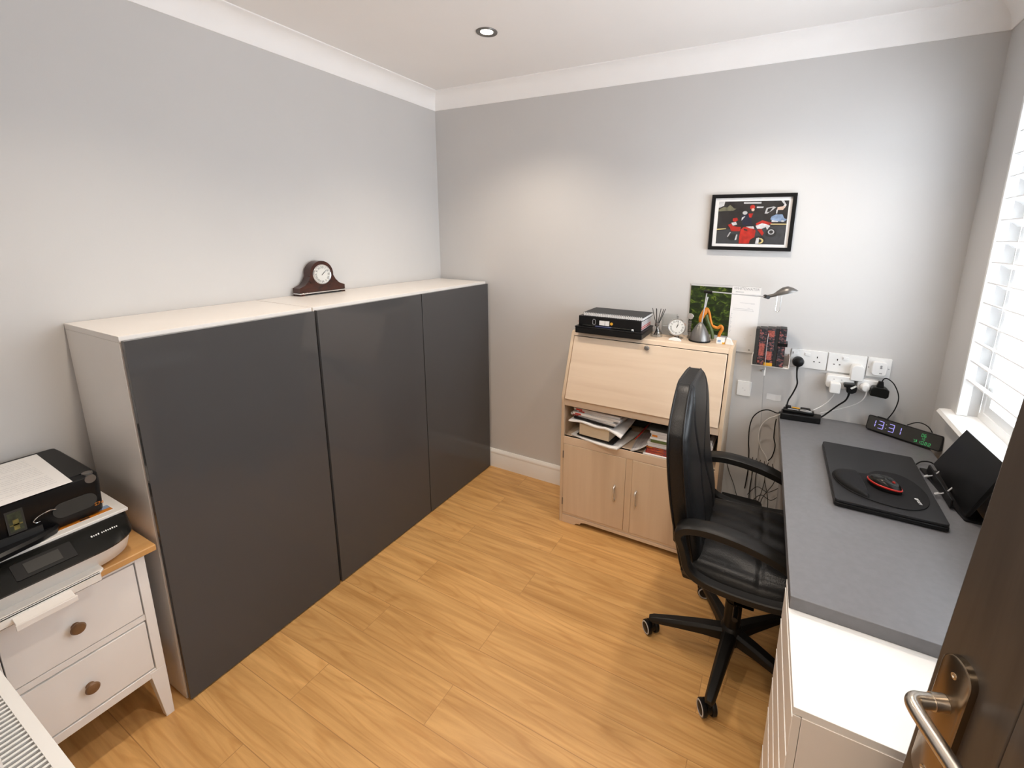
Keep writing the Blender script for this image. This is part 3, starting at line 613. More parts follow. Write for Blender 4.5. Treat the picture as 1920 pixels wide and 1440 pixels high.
c = MB(); c.box(a, b, YB-0.006, YF+0.006, 0.700, 0.716); c.box(a, b, YF+0.001, YF+0.022, 0.690, 0.7275); build('writing_shelf', c, 'maple', bu, bevel=0.001)
c = MB(); c.box(a, b, YB-0.006, YF+0.002, 0.500, 0.516); c.box(a, b, YF, YF+0.018, 0.473, 0.516); build('shelf', c, 'maple', bu, bevel=0.001)
c = MB(); c.box(a, b, YB-0.006, YF+0.004, 0.050, 0.062); build('bottom', c, 'maple', bu)
c = MB(); c.box(1.441, 1.474, YF+0.001, YF+0.02, 0.06, 0.474); build('centre_stile', c, 'maple_v', bu, bevel=0.001)
# ogee plinth
pp = [(X0, 0.048), (X0, 0), (X0+0.092, 0), (X0+0.100, 0.010), (X0+0.112, 0.013), (X0+0.124, 0.013), (X0+0.130, 0.024), (X0+0.150, 0.030)]
pp += [(X1_+X0-p[0], p[1]) for p in reversed(pp)]
build('plinth', MB().prism(pp, 'y', YF+0.001, YF+0.017), 'maple', bu, bevel=0.001)
# flap
fz0, fz1 = 0.728, 1.046; fy0, fy1 = YF-0.008, -0.236
d_ = Vector((0, fy1-fy0, fz1-fz0)).normalized(); nn = Vector((0, -d_.z, d_.y))
c = MB(); A = Vector((0, fy0, fz0)); B_ = Vector((0, fy1, fz1)); th = 0.016
c.prism([(A.y, A.z), ((A-nn*th).y, (A-nn*th).z), ((B_-nn*th).y, (B_-nn*th).z), (B_.y, B_.z)], 'x', a+0.002, b-0.004)
flp = build('flap', c, 'maple', bu, bevel=0.0035, seg=3)
kp = B_ - d_*0.018; kp.x = 1.488
build('lock', MB().lathe([(0, 0), (0.010, 0), (0.010, 0.008), (0.012, 0.011), (0.012, 0.016), (0.009, 0.018), (0, 0.018)], kp, nn, 24), 'pewter', flp, smooth=True, label='small round metal lock')
for (p, q, hx, hb) in ((X0+0.018, 1.440, 1.388, X0+0.017), (1.475, X1_-0.018, 1.500, X1_-0.017)):
    dd = build('door', MB().box(p, q, YF-0.001, YF+0.016, 0.064, 0.471), 'maple_v', bu, bevel=0.0015)
    h = MB(); y_ = YF-0.001
    h.tube([(hx, y_+0.001, 0.306), (hx, y_-0.014, 0.304), (hx, y_-0.019, 0.290), (hx, y_-0.020, 0.267), (hx, y_-0.019, 0.244), (hx, y_-0.014, 0.230), (hx, y_+0.001, 0.228)], 0.0052, 10, 4)
    build('handle', h, 'satin_handle', dd, smooth=True, label='satin silver bow handle')
    for zz in (0.13, 0.41): build('hinge', MB().box(hb-0.0015, hb+0.0035, y_-0.004, y_, zz-0.02, zz+0.02), 'pewter', dd)

# ---- papers on the shelf
SZ = 0.516
def slab(x0, x1, y0, y1, z0, z1, rot=0.0, tilt=(0, 0)):
    cx, cy = (x0+x1)/2, (y0+y1)/2; mb = MB()
    mb.mx = Matrix.Translation((cx, cy, z0)) @ Matrix.Rotation(rot, 4, 'Z') @ Matrix.Rotation(tilt[0], 4, 'X') @ Matrix.Rotation(tilt[1], 4, 'Y')
    mb.box(x0-cx, x1-cx, y0-cy, y1-cy, 0, z1-z0); return mb
def wavy(x0, x1, y0, y1, z, thick, rot, fn, nx=24, ny=10):
    cx, cy = (x0+x1)/2, (y0+y1)/2; mb = MB(); mb.mx = Matrix.Translation((cx, cy, z)) @ Matrix.Rotation(rot, 4, 'Z')
    top = []; bot = []
    for j in range(ny+1):
        for i in range(nx+1):
            u, v = i/nx, j/ny; zz = fn(u, v); top.append((x0+(x1-x0)*u-cx, y0+(y1-y0)*v-cy, zz+thick)); bot.append((x0+(x1-x0)*u-cx, y0+(y1-y0)*v-cy, zz))
    n = len(top); W_ = nx+1; fs = []
    for j in range(ny):
        for i in range(nx):
            k = j*W_+i; fs.append((k, k+1, k+W_+1, k+W_)); fs.append((n+k, n+k+W_, n+k+W_+1, n+k+1))
    bd_ = [i for i in range(W_)] + [j*W_+nx for j in range(1, ny+1)] + [ny*W_+i for i in range(nx-1, -1, -1)] + [j*W_ for j in range(ny-1, 0, -1)]
    for i in range(len(bd_)):
        p, q = bd_[i], bd_[(i+1) % len(bd_)]; fs.append((p, n+p, n+q, q))
    return mb.add(top+bot, fs)
# left heap, from the bottom up
def fold(u, v): return 0.002+0.016*max(0, 0.22-u)+0.05*max(0, u-0.86)+0.001*math.sin(9*u)
solo('newspaper', wavy(1.150, 1.43, -0.350, -0.10, SZ, 0.006, math.radians(-12), fold), 'paper', 'folded white newspaper curling over the front of the bureau shelf, lowest of the left heap', 'newspaper', smooth=True)
solo('folder', slab(1.175, 1.385, -0.335, -0.10, SZ+0.0165, SZ+0.022, math.radians(-7)), 'black_plastic', 'thin black folder under the cream paper block on the bureau shelf', 'folder')
solo('paper_block', slab(1.185, 1.355, -0.332, -0.10, SZ+0.0235, SZ+0.084, math.radians(-5)), 'cream', 'thick cream block of pages in the left heap on the bureau shelf', 'paper block', bevel=0.002)
def wv2(u, v): return 0.004 + (1-v)*(0.004*math.sin(5+11*u) - 0.10*max(0, u-0.72))
solo('paper_sheets', wavy(1.125, 1.42, -0.345, -0.09, SZ+0.0875, 0.006, math.radians(-4), wv2), 'paper', 'wavy grey-white sheets sagging over the cream paper block on the bureau shelf', 'papers', smooth=True)
solo('folder', slab(1.15, 1.38, -0.330, -0.09, SZ+0.1035, SZ+0.112, math.radians(-6)), 'black_plastic', 'black folder between white sheets and magazines in the left heap', 'folder', bevel=0.001)
mags = [(1.125, 1.395, 0.011, -9, 'greymag', 'creased grey magazine directly above the black folder in the left heap'), (1.135, 1.37, 0.012, -4, 'paper', 'white brochure in the middle of the upper left heap, with a folded edge'),
        (1.16, 1.415, 0.012, -9, 'greymag', 'grey magazine second from the top of the left heap'), (1.14, 1.40, 0.013, -3, 'greymag', 'grey and lilac magazine lying topmost on the left heap of the bureau shelf')]
z_ = SZ+0.1125
for (p, q, h, r_, m_, lb) in mags:
    mb = MB(); mb.mx = Matrix.Translation(((p+q)/2, -0.215, z_)) @ Matrix.Rotation(math.radians(r_), 4, 'Z')
    L_ = q-p; mb.prism(rrect(-L_/2, L_/2, -0.105, 0.11, 0.006, 3), 'z', 0, h-0.001)
    mb.m = 1; mb.box(-L_/2+0.015, -L_/2+0.05, -0.1052, -0.1048, 0.001, h-0.003)
    solo('magazine', mb, [m_, 'red'], lb, 'magazine', group='papers heaped at the left of the bureau shelf'); z_ += h+0.0005
def lean(u, v): return 0.002+0.05*u**1.5*(1-0.3*v)
solo('brochure', wavy(1.452, 1.535, -0.335, -0.12, SZ, 0.003, math.radians(4), lean), 'greymag', 'grey brochure curling up between the two heaps on the bureau shelf', 'brochure', smooth=True)
mb = slab(1.465, 1.505, -0.30, -0.10, SZ+0.062, SZ+0.065, math.radians(-3), (0, math.radians(-50))); solo('folder', mb, 'red', 'red folder leaning beside the right heap of magazines', 'folder')
right = [(1.520, 0.006, 'paper', 'white paper sheet under the right heap of magazines'), (1.532, 0.014, 'magcover', 'red magazine at the bottom of the right heap'), (1.536, 0.012, 'magcover', 'red and dark blue magazine second lowest in the right heap'), (1.534, 0.013, 'magcover', 'orange-red magazine just below the grey ones in the right heap'),
         (1.540, 0.011, 'greymag', 'lower pale grey magazine above the red ones in the right heap'), (1.538, 0.013, 'greymag', 'pale grey magazine with tan lines under the green book'), (1.552, 0.014, 'green', 'olive green book in the middle of the right heap'), (1.550, 0.010, 'paper', 'white booklet above the green book in the right heap'),
         (1.556, 0.020, 'greymag', 'thick grey magazine with orange corner near the top of the right heap'), (1.549, 0.014, 'greymag', 'grey magazine second from the top of the right heap'), (1.535, 0.006, 'dark_grey', 'thin dark cover on top of the right heap, below the flap')]
z_ = SZ+0.0003
for i, (p, h, m_, lb) in enumerate(right):
    L_ = 0.285; mb = MB(); mb.mx = Matrix.Translation((p+L_/2, -0.225 if i else -0.232, z_)) @ Matrix.Rotation(math.radians(random.uniform(-1.6, 1.6)), 4, 'Z')
    mb.box(-L_/2, L_/2, -0.1, 0.1, 0, h-0.0008)
    mb.m = 1; mb.box(-L_/2+0.004, -L_/2+0.03, -0.1004, -0.0998, h*0.2, h*0.7) if i in (3, 8) else None
    solo('magazine', mb, [m_, 'orange'], lb, 'magazine', group='magazines heaped at the right of the bureau shelf'); z_ += h

# ---- things on top of the bureau
TB = 1.0702
lp = thing('laptop_case', 'flat black box file at the bottom of the stack on the bureau', 'box file', (1.28, -0.14, TB))
lc = MB(); lc.box(1.108, 1.462, -0.262, -0.045, TB, TB+0.030); build('body', lc, 'black_satin', lp, bevel=0.004, seg=3)
lc = MB(); lc.box(1.106, 1.464, -0.264, -0.043, TB+0.030, TB+0.036); build('lid', lc, 'black_plastic', lp, bevel=0.002)
z_ = TB+0.036
pe = MB(); pe.cyl((1.15, -0.247, z_+0.0045), (1.405, -0.243, z_+0.0045), 0.0042, n=14); pe.m = 1; pe.cyl((1.405, -0.243, z_+0.0045), (1.414, -0.243, z_+0.0045), 0.0046, n=14); pe.m = 2; pe.cyl((1.215, -0.246, z_+0.0045), (1.30, -0.2447, z_+0.0045), 0.0044, n=14)
solo('pen', pe, ['black_gloss', 'plug_white', 'navy'], 'long black pen with white end lying in front of the ring binder', 'pen', smooth=True)
rb = thing('ring_binder', 'black binder with small white labels on its spine, middle of the bureau stack', 'binder', (1.28, -0.13, z_))
bh = 0.052
c = MB(); c.box(1.118, 1.452, -0.236, -0.045, z_, z_+0.0025); c.box(1.118, 1.452, -0.236, -0.045, z_+bh-0.0025, z_+bh); build('cover', c, 'black_satin', rb, bevel=0.0008)
c = MB(); c.box(1.118, 1.452, -0.2395, -0.236, z_, z_+bh); build('spine', c, 'black_satin', rb, bevel=0.0015)
c = MB(); c.box(1.122, 1.450, -0.234, -0.060, z_+0.003, z_+bh-0.003); build('pages', c, 'greymag', rb)
c = MB(); c.box(1.130, 1.4515, -0.232, -0.062, z_+0.009, z_+0.013); c.box(1.130, 1.4518, -0.232, -0.062, z_+0.019, z_+0.022); build('red_page', c, 'red', rb, label='red page edges')
c = MB(); c.box(1.233, 1.262, -0.2402, -0.2394, z_+0.012, z_+0.036); c.box(1.264, 1.286, -0.2402, -0.2394, z_+0.012, z_+0.036); build('spine_label', c, 'paper', rb)
c = MB(); c.tube([(1.197, -0.240, z_+0.014), (1.197, -0.240, z_+0.034), (1.203, -0.240, z_+0.040), (1.211, -0.240, z_+0.034), (1.211, -0.240, z_+0.014), (1.197, -0.240, z_+0.014)], 0.001, 6, 3); build('spine_emblem', c, 'grey_plastic', rb); build('finger_ring', MB().lathe([(0.005, 0.0), (0.0075, 0.0), (0.0075, 0.0015), (0.005, 0.0015)], (1.298, -0.2392, z_+0.024), (0, -1, 0), 16), 'tag_orange', rb)
solo('bookmark', slab(1.098, 1.118, -0.205, -0.19, z_+0.013, z_+0.0145), 'red', 'small red tab poking out of the left of the ring binder', 'tab')
z2 = z_+bh
nb = thing('spiral_notebook', 'black spiral-bound notebook on top of the stack on the bureau', 'notebook', (1.29, -0.13, z2))
c = MB(); c.box(1.140, 1.458, -0.232, -0.048, z2+0.0005, z2+0.003); c.box(1.140, 1.458, -0.232, -0.048, z2+0.016, z2+0.0185); build('cover', c, 'black_plastic', nb, bevel=0.0006)
c = MB(); c.box(1.143, 1.455, -0.229, -0.051, z2+0.003, z2+0.016); build('pages', c, 'paper', nb)
c = MB()
for k in range(33):
    xx = 1.148+k*0.0094
    c.tube([(xx+0.0015*math.cos(a_), -0.232+0.0075*math.cos(a_), z2+0.0105+0.0085*math.sin(a_)) for a_ in [2*PI*i/10 for i in range(10)]], 0.0011, 5, 0, closed=True)
build('spiral', c, 'plug_white', nb, smooth=True, label='white wire spiral')

# reed diffuser
rd = thing('reed_diffuser', 'glass reed diffuser bottle with black reeds, between binder stack and round clock', 'diffuser', (1.502, -0.13, TB))
cc = (1.502, -0.13, TB)
build('bottle', MB().lathe([(0.0, 0), (0.030, 0), (0.031, 0.003), (0.029, 0.010), (0.012, 0.050), (0.0095, 0.058), (0.0095, 0.068), (0.0075, 0.068), (0.0075, 0.058), (0.010, 0.050), (0.026, 0.012), (0.0, 0.008)], cc), 'glass', rd, smooth=True)
build('collar', MB().lathe([(0.0098, 0.052), (0.0112, 0.054), (0.0112, 0.069), (0.0098, 0.070)], cc), 'pewter', rd, smooth=True)
for k, (dx, dy) in enumerate(((-0.028, 0.0), (-0.010, 0.006), (-0.004, -0.01), (0.014, 0.004), (0.030, -0.006), (0.036, 0.01))):
    build('reed', MB().cyl((cc[0]-dx*0.35, cc[1]-dy*0.35, TB+0.006), (cc[0]+dx, cc[1]+dy, TB+0.142), 0.0016, n=7), 'black_plastic', rd)
# clear box behind
gb = MB(); gx0, gx1, gy0, gy1, gz1 = 1.512, 1.585, -0.075, -0.045, TB+0.108
gb.box(gx0, gx1, gy0, gy0+0.002, TB, gz1); gb.box(gx0, gx1, gy1-0.002, gy1, TB, gz1); gb.box(gx0, gx0+0.002, gy0+0.002, gy1-0.002, TB, gz1); gb.box(gx1-0.002, gx1, gy0+0.002, gy1-0.002, TB, gz1)
gb.m = 1; gb.box(gx0+0.003, gx1-0.003, gy0+0.004, gy1-0.004, TB, TB+0.045)
solo('clear_box', gb, ['glass', 'grey_plastic'], 'small clear plastic box behind the round clock', 'box')

# round silver clock
ck = thing('table_clock', 'round silver table clock with white roman dial on the bureau', 'clock', (1.601, -0.135, TB))
ca = Vector((1.601, -0.13, TB+0.057)); cn = Vector((0.10, -0.97, 0.22)).normalized(); cX = Vector((0, 0, 1)).cross(cn).normalized()*-1; cX = cn.cross(Vector((0, 0, 1))).normalized()*-1; cY = cn.cross(cX)
if cY.z < 0: cX = -cX; cY = -cY
if cX.x < 0: cX = -cX
cY = cn.cross(cX); cY = cY if cY.z > 0 else -cY
build('case', MB().lathe([(0.0, -0.030), (0.025, -0.030), (0.036, -0.022), (0.042, -0.004), (0.043, 0.004), (0.040, 0.0065), (0.0375, 0.004), (0.0, 0.004)], ca, cn, 40), 'pewter', ck, smooth=True)
build('bezel', MB().lathe([(0.036, 0.003), (0.038, 0.0065), (0.041, 0.007), (0.043, 0.004)], ca, cn, 40), 'chrome', ck, smooth=True)
build('dial', MB().lathe([(0.0, 0.0035), (0.0368, 0.0035), (0.0368, 0.0045), (0.0, 0.0045)], ca, cn, 40), 'dial', ck)
nm = MB(); dialmarks(nm, ca+cn*0.0048, cX, cY, 0.028, 0.0125); build('numerals', nm, 'black_ink', ck)
h_ = MB(); hand(h_, ca+cn*0.005, cX, cY, 30, 0.016, 0.0018); build('hour_hand', h_, 'black_ink', ck)
h_ = MB(); hand(h_, ca+cn*0.0058, cX, cY, 15, 0.026, 0.0011); build('minute_hand', h_, 'black_ink', ck)
c = MB(); c.tube([ca+cY*0.043, ca+cY*0.052], 0.003, 8, 0); c.tube([ca+cY*0.050-cX*0.006, ca+cY*0.054, ca+cY*0.050+cX*0.006], 0.0018, 8, 3); build('winder', c, 'pewter', ck, smooth=True)
build('stand', MB().cyl((ca.x, ca.y+0.012, TB), (ca.x, ca.y+0.012, TB+0.02), 0.012), 'pewter', ck, smooth=True)
hm = MB(); hm.prism([(0.031*math.cos(a_), 0.0165*math.sin(a_)) for a_ in [PI*i/16 for i in range(17)]], 'y', -0.004, 0.004); hm.v = [p+Vector((1.606, -0.186, TB)) for p in hm.v]
solo('half_moon_plaque', hm, 'plug_white', 'small white half-moon plaque in front of the round clock', 'plaque', bevel=0.001)

# desk lamp
dl = thing('desk_lamp', 'grey desk lamp with domed base and long horizontal arm in front of the calendar', 'lamp', (1.712, -0.125, TB))
lb = (1.712, -0.125, TB)
build('base', MB().lathe([(0, 0), (0.050, 0), (0.052, 0.003), (0.050, 0.007)], lb, n=36), 'black_plastic', dl, smooth=True, label='black foot ring')
build('dome', MB().lathe([(0.0485, 0.006), (0.047, 0.018), (0.040, 0.040), (0.029, 0.062), (0.019, 0.078), (0.011, 0.088), (0.006, 0.092), (0, 0.093)], lb, n=36), 'pewter', dl, smooth=True, label='grey domed base')
build('post', MB().tube([(1.716, -0.125, TB+0.088), (1.722, -0.126, TB+0.16), (1.728, -0.127, TB+0.242)], 0.0028, 10, 0), 'grey_plastic', dl, smooth=True)
build('joint', MB().cyl((1.715, -0.128, TB+0.243), (1.752, -0.128, TB+0.242), 0.0075, n=16), 'black_plastic', dl, smooth=True)
build('arm', MB().tube([(1.745, -0.128, TB+0.244), (1.99, -0.132, TB+0.238)], 0.0028, 10, 0), 'grey_plastic', dl, smooth=True)
hb = MB(); hb.tube([(1.978, -0.118, TB+0.2385), (1.992, -0.150, TB+0.2385)], 0.0085, 14, 0); build('hinge_knob', hb, 'black_plastic', dl, smooth=True)
hh = MB(); R = []
for i, (t_, w_, up_, dn_) in enumerate(((0, 0.007, 0.007, 0.006), (0.03, 0.008, 0.009, 0.007), (0.045, 0.016, 0.020, 0.006), (0.062, 0.027, 0.029, 0.003), (0.085, 0.030, 0.030, 0.002), (0.108, 0.022, 0.018, 0.002), (0.128, 0.003, 0.002, 0.001))):
    px = 1.984+t_*0.95; pz = TB+0.2385+t_*0.27; n = 16
    R.append([(px, -0.134+w_*math.cos(2*PI*k/n), pz+(up_ if math.sin(2*PI*k/n) > 0 else dn_)*math.sin(2*PI*k/n)) for k in range(n)])
hh.rings(R); build('shade', hh, 'pewter', dl, smooth=True, label='pewter teardrop lamp head')
hh = MB(); hh.rings([[(2.052+0.034*math.cos(a_), -0.134+0.022*math.sin(a_), TB+0.2355+0.27*(0.068+0.034*math.cos(a_))+dz_) for a_ in [2*PI*k/20 for k in range(20)]] for dz_ in (0, 0.003)]); build('diffuser', hh, 'grey_plastic', dl, smooth=True)
hh = MB(); hh.tube([(2.026, -0.134, TB+0.245), (2.027, -0.134, TB+0.21), (2.025, -0.134, TB+0.185), (2.030, -0.134, TB+0.176), (2.038, -0.134, TB+0.176), (2.043, -0.134, TB+0.185), (2.044, -0.134, TB+0.21), (2.045, -0.134, TB+0.246)], 0.0016, 7); build('wire_guard', hh, 'chrome', dl, smooth=True)

# orange ornament standing against the calendar
og = MB(); og.tube([(1.706, -0.085, TB+0.075), (1.704, -0.085, TB+0.10), (1.716, -0.082, TB+0.128), (1.728, -0.08, TB+0.15), (1.742, -0.08, TB+0.13), (1.750, -0.08, TB+0.10), (1.762, -0.08, TB+0.072), (1.785, -0.078, TB+0.064), (1.800, -0.078, TB+0.074), (1.807, -0.078, TB+0.060), (1.797, -0.078, TB+0.035), (1.793, -0.078, TB+0.0085)], lambda t: 0.006+0.008*math.sin(PI*min(1, t*2.6))**2 if t < .38 else (0.0055 if t < .55 else 0.0075), 12, 5)
og.m = 1; og.tube([(1.728, -0.083, TB+0.125), (1.739, -0.083, TB+0.09), (1.754, -0.083, TB+0.06), (1.764, -0.083, TB+0.03), (1.766, -0.083, TB+0.009)], 0.0085, 10, 4); og.m = 2
og.tube([(1.716, -0.078, TB+0.13), (1.722, -0.07, TB+0.18), (1.726, -0.064, TB+0.21)], 0.003, 8, 3)
solo('ornament', og, ['orange', 'green', 'grey_plastic'], 'curvy orange and green ornament behind the lamp base', 'ornament', smooth=True)
wt = MB()
for k in range(8): wt.box(1.650+0.001*(k % 2), 1.664-0.001*(k % 2), -0.098, -0.090, TB+0.0115*k, TB+0.0115*k+0.0095)
wt.m = 1; wt.cyl((1.657, -0.10, TB+0.112), (1.657, -0.088, TB+0.112), 0.0155, n=20)
solo('wristwatch', wt, ['pewter', 'chrome'], 'metal wristwatch propped upright beside the lamp base', 'watch', bevel=0.001)
bxm = MB(); bxm.box(1.792, 1.828, -0.142, -0.112, TB, TB+0.027); bxm.m = 1; bxm.box(1.797, 1.812, -0.1424, -0.1416, TB+0.008, TB+0.019); bxm.m = 2; bxm.box(1.818, 1.8285, -0.1426, -0.1118, TB, TB+0.009)
solo('small_box', bxm, ['paper', 'blue', 'tag_orange'], 'tiny white box with blue and amber print by the lamp base', 'box', bevel=0.001)
bxm = MB(); bxm.prism([(1.831, TB), (1.868, TB), (1.853, TB+0.026), (1.836, TB+0.031)], 'y', -0.138, -0.115); solo('place_card', bxm, 'white_lam', 'little white wedge-shaped card at the right end of the bureau top', 'card', bevel=0.001)

# ------------------------------------------------------------------ on the back wall
cal = thing('wall_calendar', 'wall calendar with a green foliage photo beside tall white note pages', 'calendar', (1.795, -0.004, 1.01))
build('photo_page', MB().box(1.634, 1.828, -0.005, -0.0012, 1.083, 1.335), 'foliage', cal, label='dark green foliage photograph')
build('photo_header', MB().box(1.634, 1.828, -0.0056, -0.005, 1.326, 1.335), 'greymag', cal)
build('note_page', MB().box(1.8285, 1.957, -0.005, -0.0012, 1.012, 1.334), 'paper', cal, label='tall white page of notes')
c = MB(); c.mx = frame((1.893, -0.0054, 1.3235), (1, 0, 0), (0, 0, 1)); v_, f_ = text_mesh('WHITEWATER', 0.0175); c.add(v_, f_); build('heading', c, 'ink', cal, label='grey capital lettering across the top')
c = MB(); c.box(1.829, 1.957, -0.0056, -0.005, 1.2965, 1.2985); c.box(1.845, 1.882, -0.0056, -0.005, 1.3075, 1.3095); build('ruled_line', c, 'ink', cal)
c = MB()
for (p, q, zz) in ((1.87, 1.935, 1.255), (1.918, 1.936, 1.252), (1.905, 1.915, 1.231), (1.84, 1.93, 1.226), (1.84, 1.935, 1.218), (1.928, 1.932, 1.22), (1.93, 1.935, 1.10), (1.905, 1.91, 1.078)): build('handwriting', MB().box(p, q, -0.0056, -0.005, zz, zz+0.0016), 'ink_light', cal)
for k in range(16): c.box(1.832, 1.8345+0.003*(k % 3), -0.0056, -0.005, 1.10+0.007*k, 1.1025+0.007*k)
o_ = build('side_notes', c, 'ink_light', cal)
build('corner_mark', MB().box(1.928, 1.936, -0.0056, -0.005, 1.022, 1.028), 'ink', cal)
c = MB()
for k in range(22): c.cyl((1.832+k*0.0057, -0.0035, 1.330), (1.832+k*0.0057, -0.0035, 1.337), 0.0011, n=6)
build('binding', c, 'grey_plastic', cal)

# framed picture
pf = thing('framed_picture', 'black framed picture of red motorbikes hanging on the back wall', 'picture', (1.88, -0.012, 1.507))
fx0_, fx1_, fz0_, fz1_ = 1.700, 2.060, 1.508, 1.766; yb = -0.020; fwid = 0.0165
c = MB(); c.box(fx0_, fx1_, yb, -0.001, fz1_-fwid, fz1_); c.box(fx0_, fx1_, yb, -0.001, fz0_, fz0_+fwid); c.box(fx0_, fx0_+fwid, yb, -0.001, fz0_+fwid, fz1_-fwid); c.box(fx1_-fwid, fx1_, yb, -0.001, fz0_+fwid, fz1_-fwid)
build('frame', c, 'black_satin', pf, bevel=0.001)
c = MB(); a0, a1, b0, b1 = fx0_+fwid, fx1_-fwid, fz0_+fwid, fz1_-fwid; c.box(a0, a1, -0.011, -0.002, b0, b1); build('mount', c, 'paper', pf)
PW0, PW1, PH0, PH1 = 1.7325, 2.0295, 1.5375, 1.734
art = MB(); lay = [0]
cols = ['asphalt', 'shadow', 'hill', 'print_red', 'print_white', 'print_navy', 'print_blue', 'skin', 'yel', 'black_ink', 'grey_plastic', 'foliage']
M['print_red'] = mat('printed_red', (0.40, 0.02, 0.012), 0.4, var=0.45, scale=45); M['print_white'] = mat('printed_white', (0.55, 0.55, 0.56), 0.4, var=0.25, scale=60); M['print_navy'] = mat('printed_navy', (0.014, 0.016, 0.035), 0.4, var=0.5, scale=50); M['print_blue'] = mat('printed_blue', (0.20, 0.28, 0.42), 0.4, var=0.35, scale=60)
M['asphalt'] = mat('printed_road', (0.045, 0.047, 0.052), 0.35, var=0.25, scale=60); M['shadow'] = mat('printed_shadow', (0.022, 0.02, 0.02), 0.35, var=0.5, scale=30)
M['hill'] = mat('printed_hill', (0.16, 0.155, 0.10), 0.35, var=0.4, scale=60); M['skin'] = mat('printed_skin', (0.62, 0.45, 0.36), 0.35, var=0.05); M['yel'] = mat('printed_line', (0.62, 0.50, 0.22), 0.35, var=0.05)
def P(u, v): return (PW0+(PW1-PW0)*u, PH1-(PH1-PH0)*v)
def shape(ci, pts):
    lay[0] += 1; art.m = ci; y_ = -0.0112-0.00006*lay[0]; art.add([(P(u, v)[0], y_, P(u, v)[1]) for u, v in pts], [tuple(range(len(pts)))])
def disc(ci, u, v, r, sq=1.0, n=22): shape(ci, [(u+r*math.cos(2*PI*k/n), v+r*1.5*sq*math.sin(2*PI*k/n)) for k in range(n)])
shape(1, [(0, 0), (1, 0), (1, 1), (0, 1)]); shape(0, [(0, .70), (.15, .66), (1, .56), (1, 1), (0, 1)])
shape(4, [(0, 0), (.09, 0), (.08, .10), (.02, .14), (0, .15)]); shape(2, [(0, .19), (.08, .13), (.13, .14), (.17, .08), (.20, .12), (.24, .17), (.27, .17), (.22, .22), (.1, .22), (0, .23)])
shape(10, [(.38, .02), (.62, .02), (.62, .06), (.38, .06)]); disc(4, .38, .04, .012)
shape(8, [(0, .645), (.14, .63), (.14, .65), (0, .675)]); shape(8, [(.78, .52), (1, .52), (1, .54), (.78, .54)])
shape(6, [(.78, .36), (.84, .31), (.93, .31), (.96, .40), (1, .42), (.96, .48), (.82, .46), (.77, .42)]); shape(4, [(.79, .44), (.88, .46), (.88, .48), (.79, .48)]); disc(4, .94, .46, .022, .6)
shape(4, [(.89, .0), (.93, 0), (.97, .10), (.95, .17), (.91, .16), (.94, .09)]); shape(7, [(.85, .15), (.96, .12), (.93, .21), (.85, .21)]); shape(4, [(.84, .20), (.86, .20), (.855, .29), (.84, .29)])
shape(10, [(.70, .16), (.80, .13), (.83, .15), (.78, .22), (.72, .29), (.68, .29)]); shape(1, [(.72, .18), (.79, .15), (.75, .25), (.71, .26)]); shape(4, [(.56, .13), (.66, .13), (.65, .16), (.56, .16)])
shape(9, [(.33, .30), (.45, .25), (.60, .28), (.68, .38), (.66, .52), (.5, .58), (.36, .58), (.33, .45)])
shape(5, [(.36, .34), (.45, .28), (.5, .36), (.52, .56), (.38, .56)]); shape(4, [(.36, .38), (.41, .34), (.40, .37), (.36, .45)])
disc(3, .50, .14, .036); disc(7, .51, .20, .022); shape(3, [(.45, .29), (.52, .28), (.50, .38), (.47, .38)]); disc(10, .40, .27, .035, .8)
shape(3, [(.23, .40), (.29, .38), (.31, .44), (.27, .48), (.23, .46)]); shape(4, [(.21, .50), (.28, .48), (.30, .54), (.24, .57)])
shape(3, [(.16, .55), (.21, .52), (.24, .58), (.36, .60), (.35, .70), (.22, .70), (.20, .62)]); disc(9, .25, .84, .07, .75); shape(4, [(.30, .78), (.32, .78), (.31, .90), (.285, .91)]); shape(10, [(.20, .72), (.22, .72), (.18, .84), (.165, .83)])
disc(9, .80, .73, .075, .9); disc(10, .80, .71, .045, .9); disc(9, .80, .71, .028, .9)
shape(3, [(.57, .52), (.66, .44), (.72, .47), (.80, .50), (.74, .56), (.60, .60)]); shape(4, [(.57, .57), (.66, .51), (.72, .53), (.78, .57), (.74, .66), (.72, .60), (.66, .64), (.60, .64)])
shape(3, [(.60, .66), (.66, .64), (.70, .74), (.68, .80)]); disc(9, .64, .90, .085, .8); disc(8, .65, .92, .055, .8); disc(9, .645, .92, .035, .8); shape(4, [(.60, .86), (.64, .84), (.64, .99), (.59, .99)])
shape(3, [(.36, .66), (.40, .60), (.52, .60), (.58, .68), (.57, .85), (.52, .99), (.35, .99), (.35, .80)]); shape(4, [(.43, .59), (.54, .58), (.56, .64), (.50, .63)]); shape(9, [(.41, .64), (.46, .66), (.45, .69), (.40, .67)])
shape(9, [(.50, .99), (.51, .90), (.56, .84), (.585, .86), (.56, .99)])
build('print', art, cols, pf)
build('glazing', MB().box(a0, a1, -0.0185, -0.0175, b0, b1), 'thin_glass', pf)

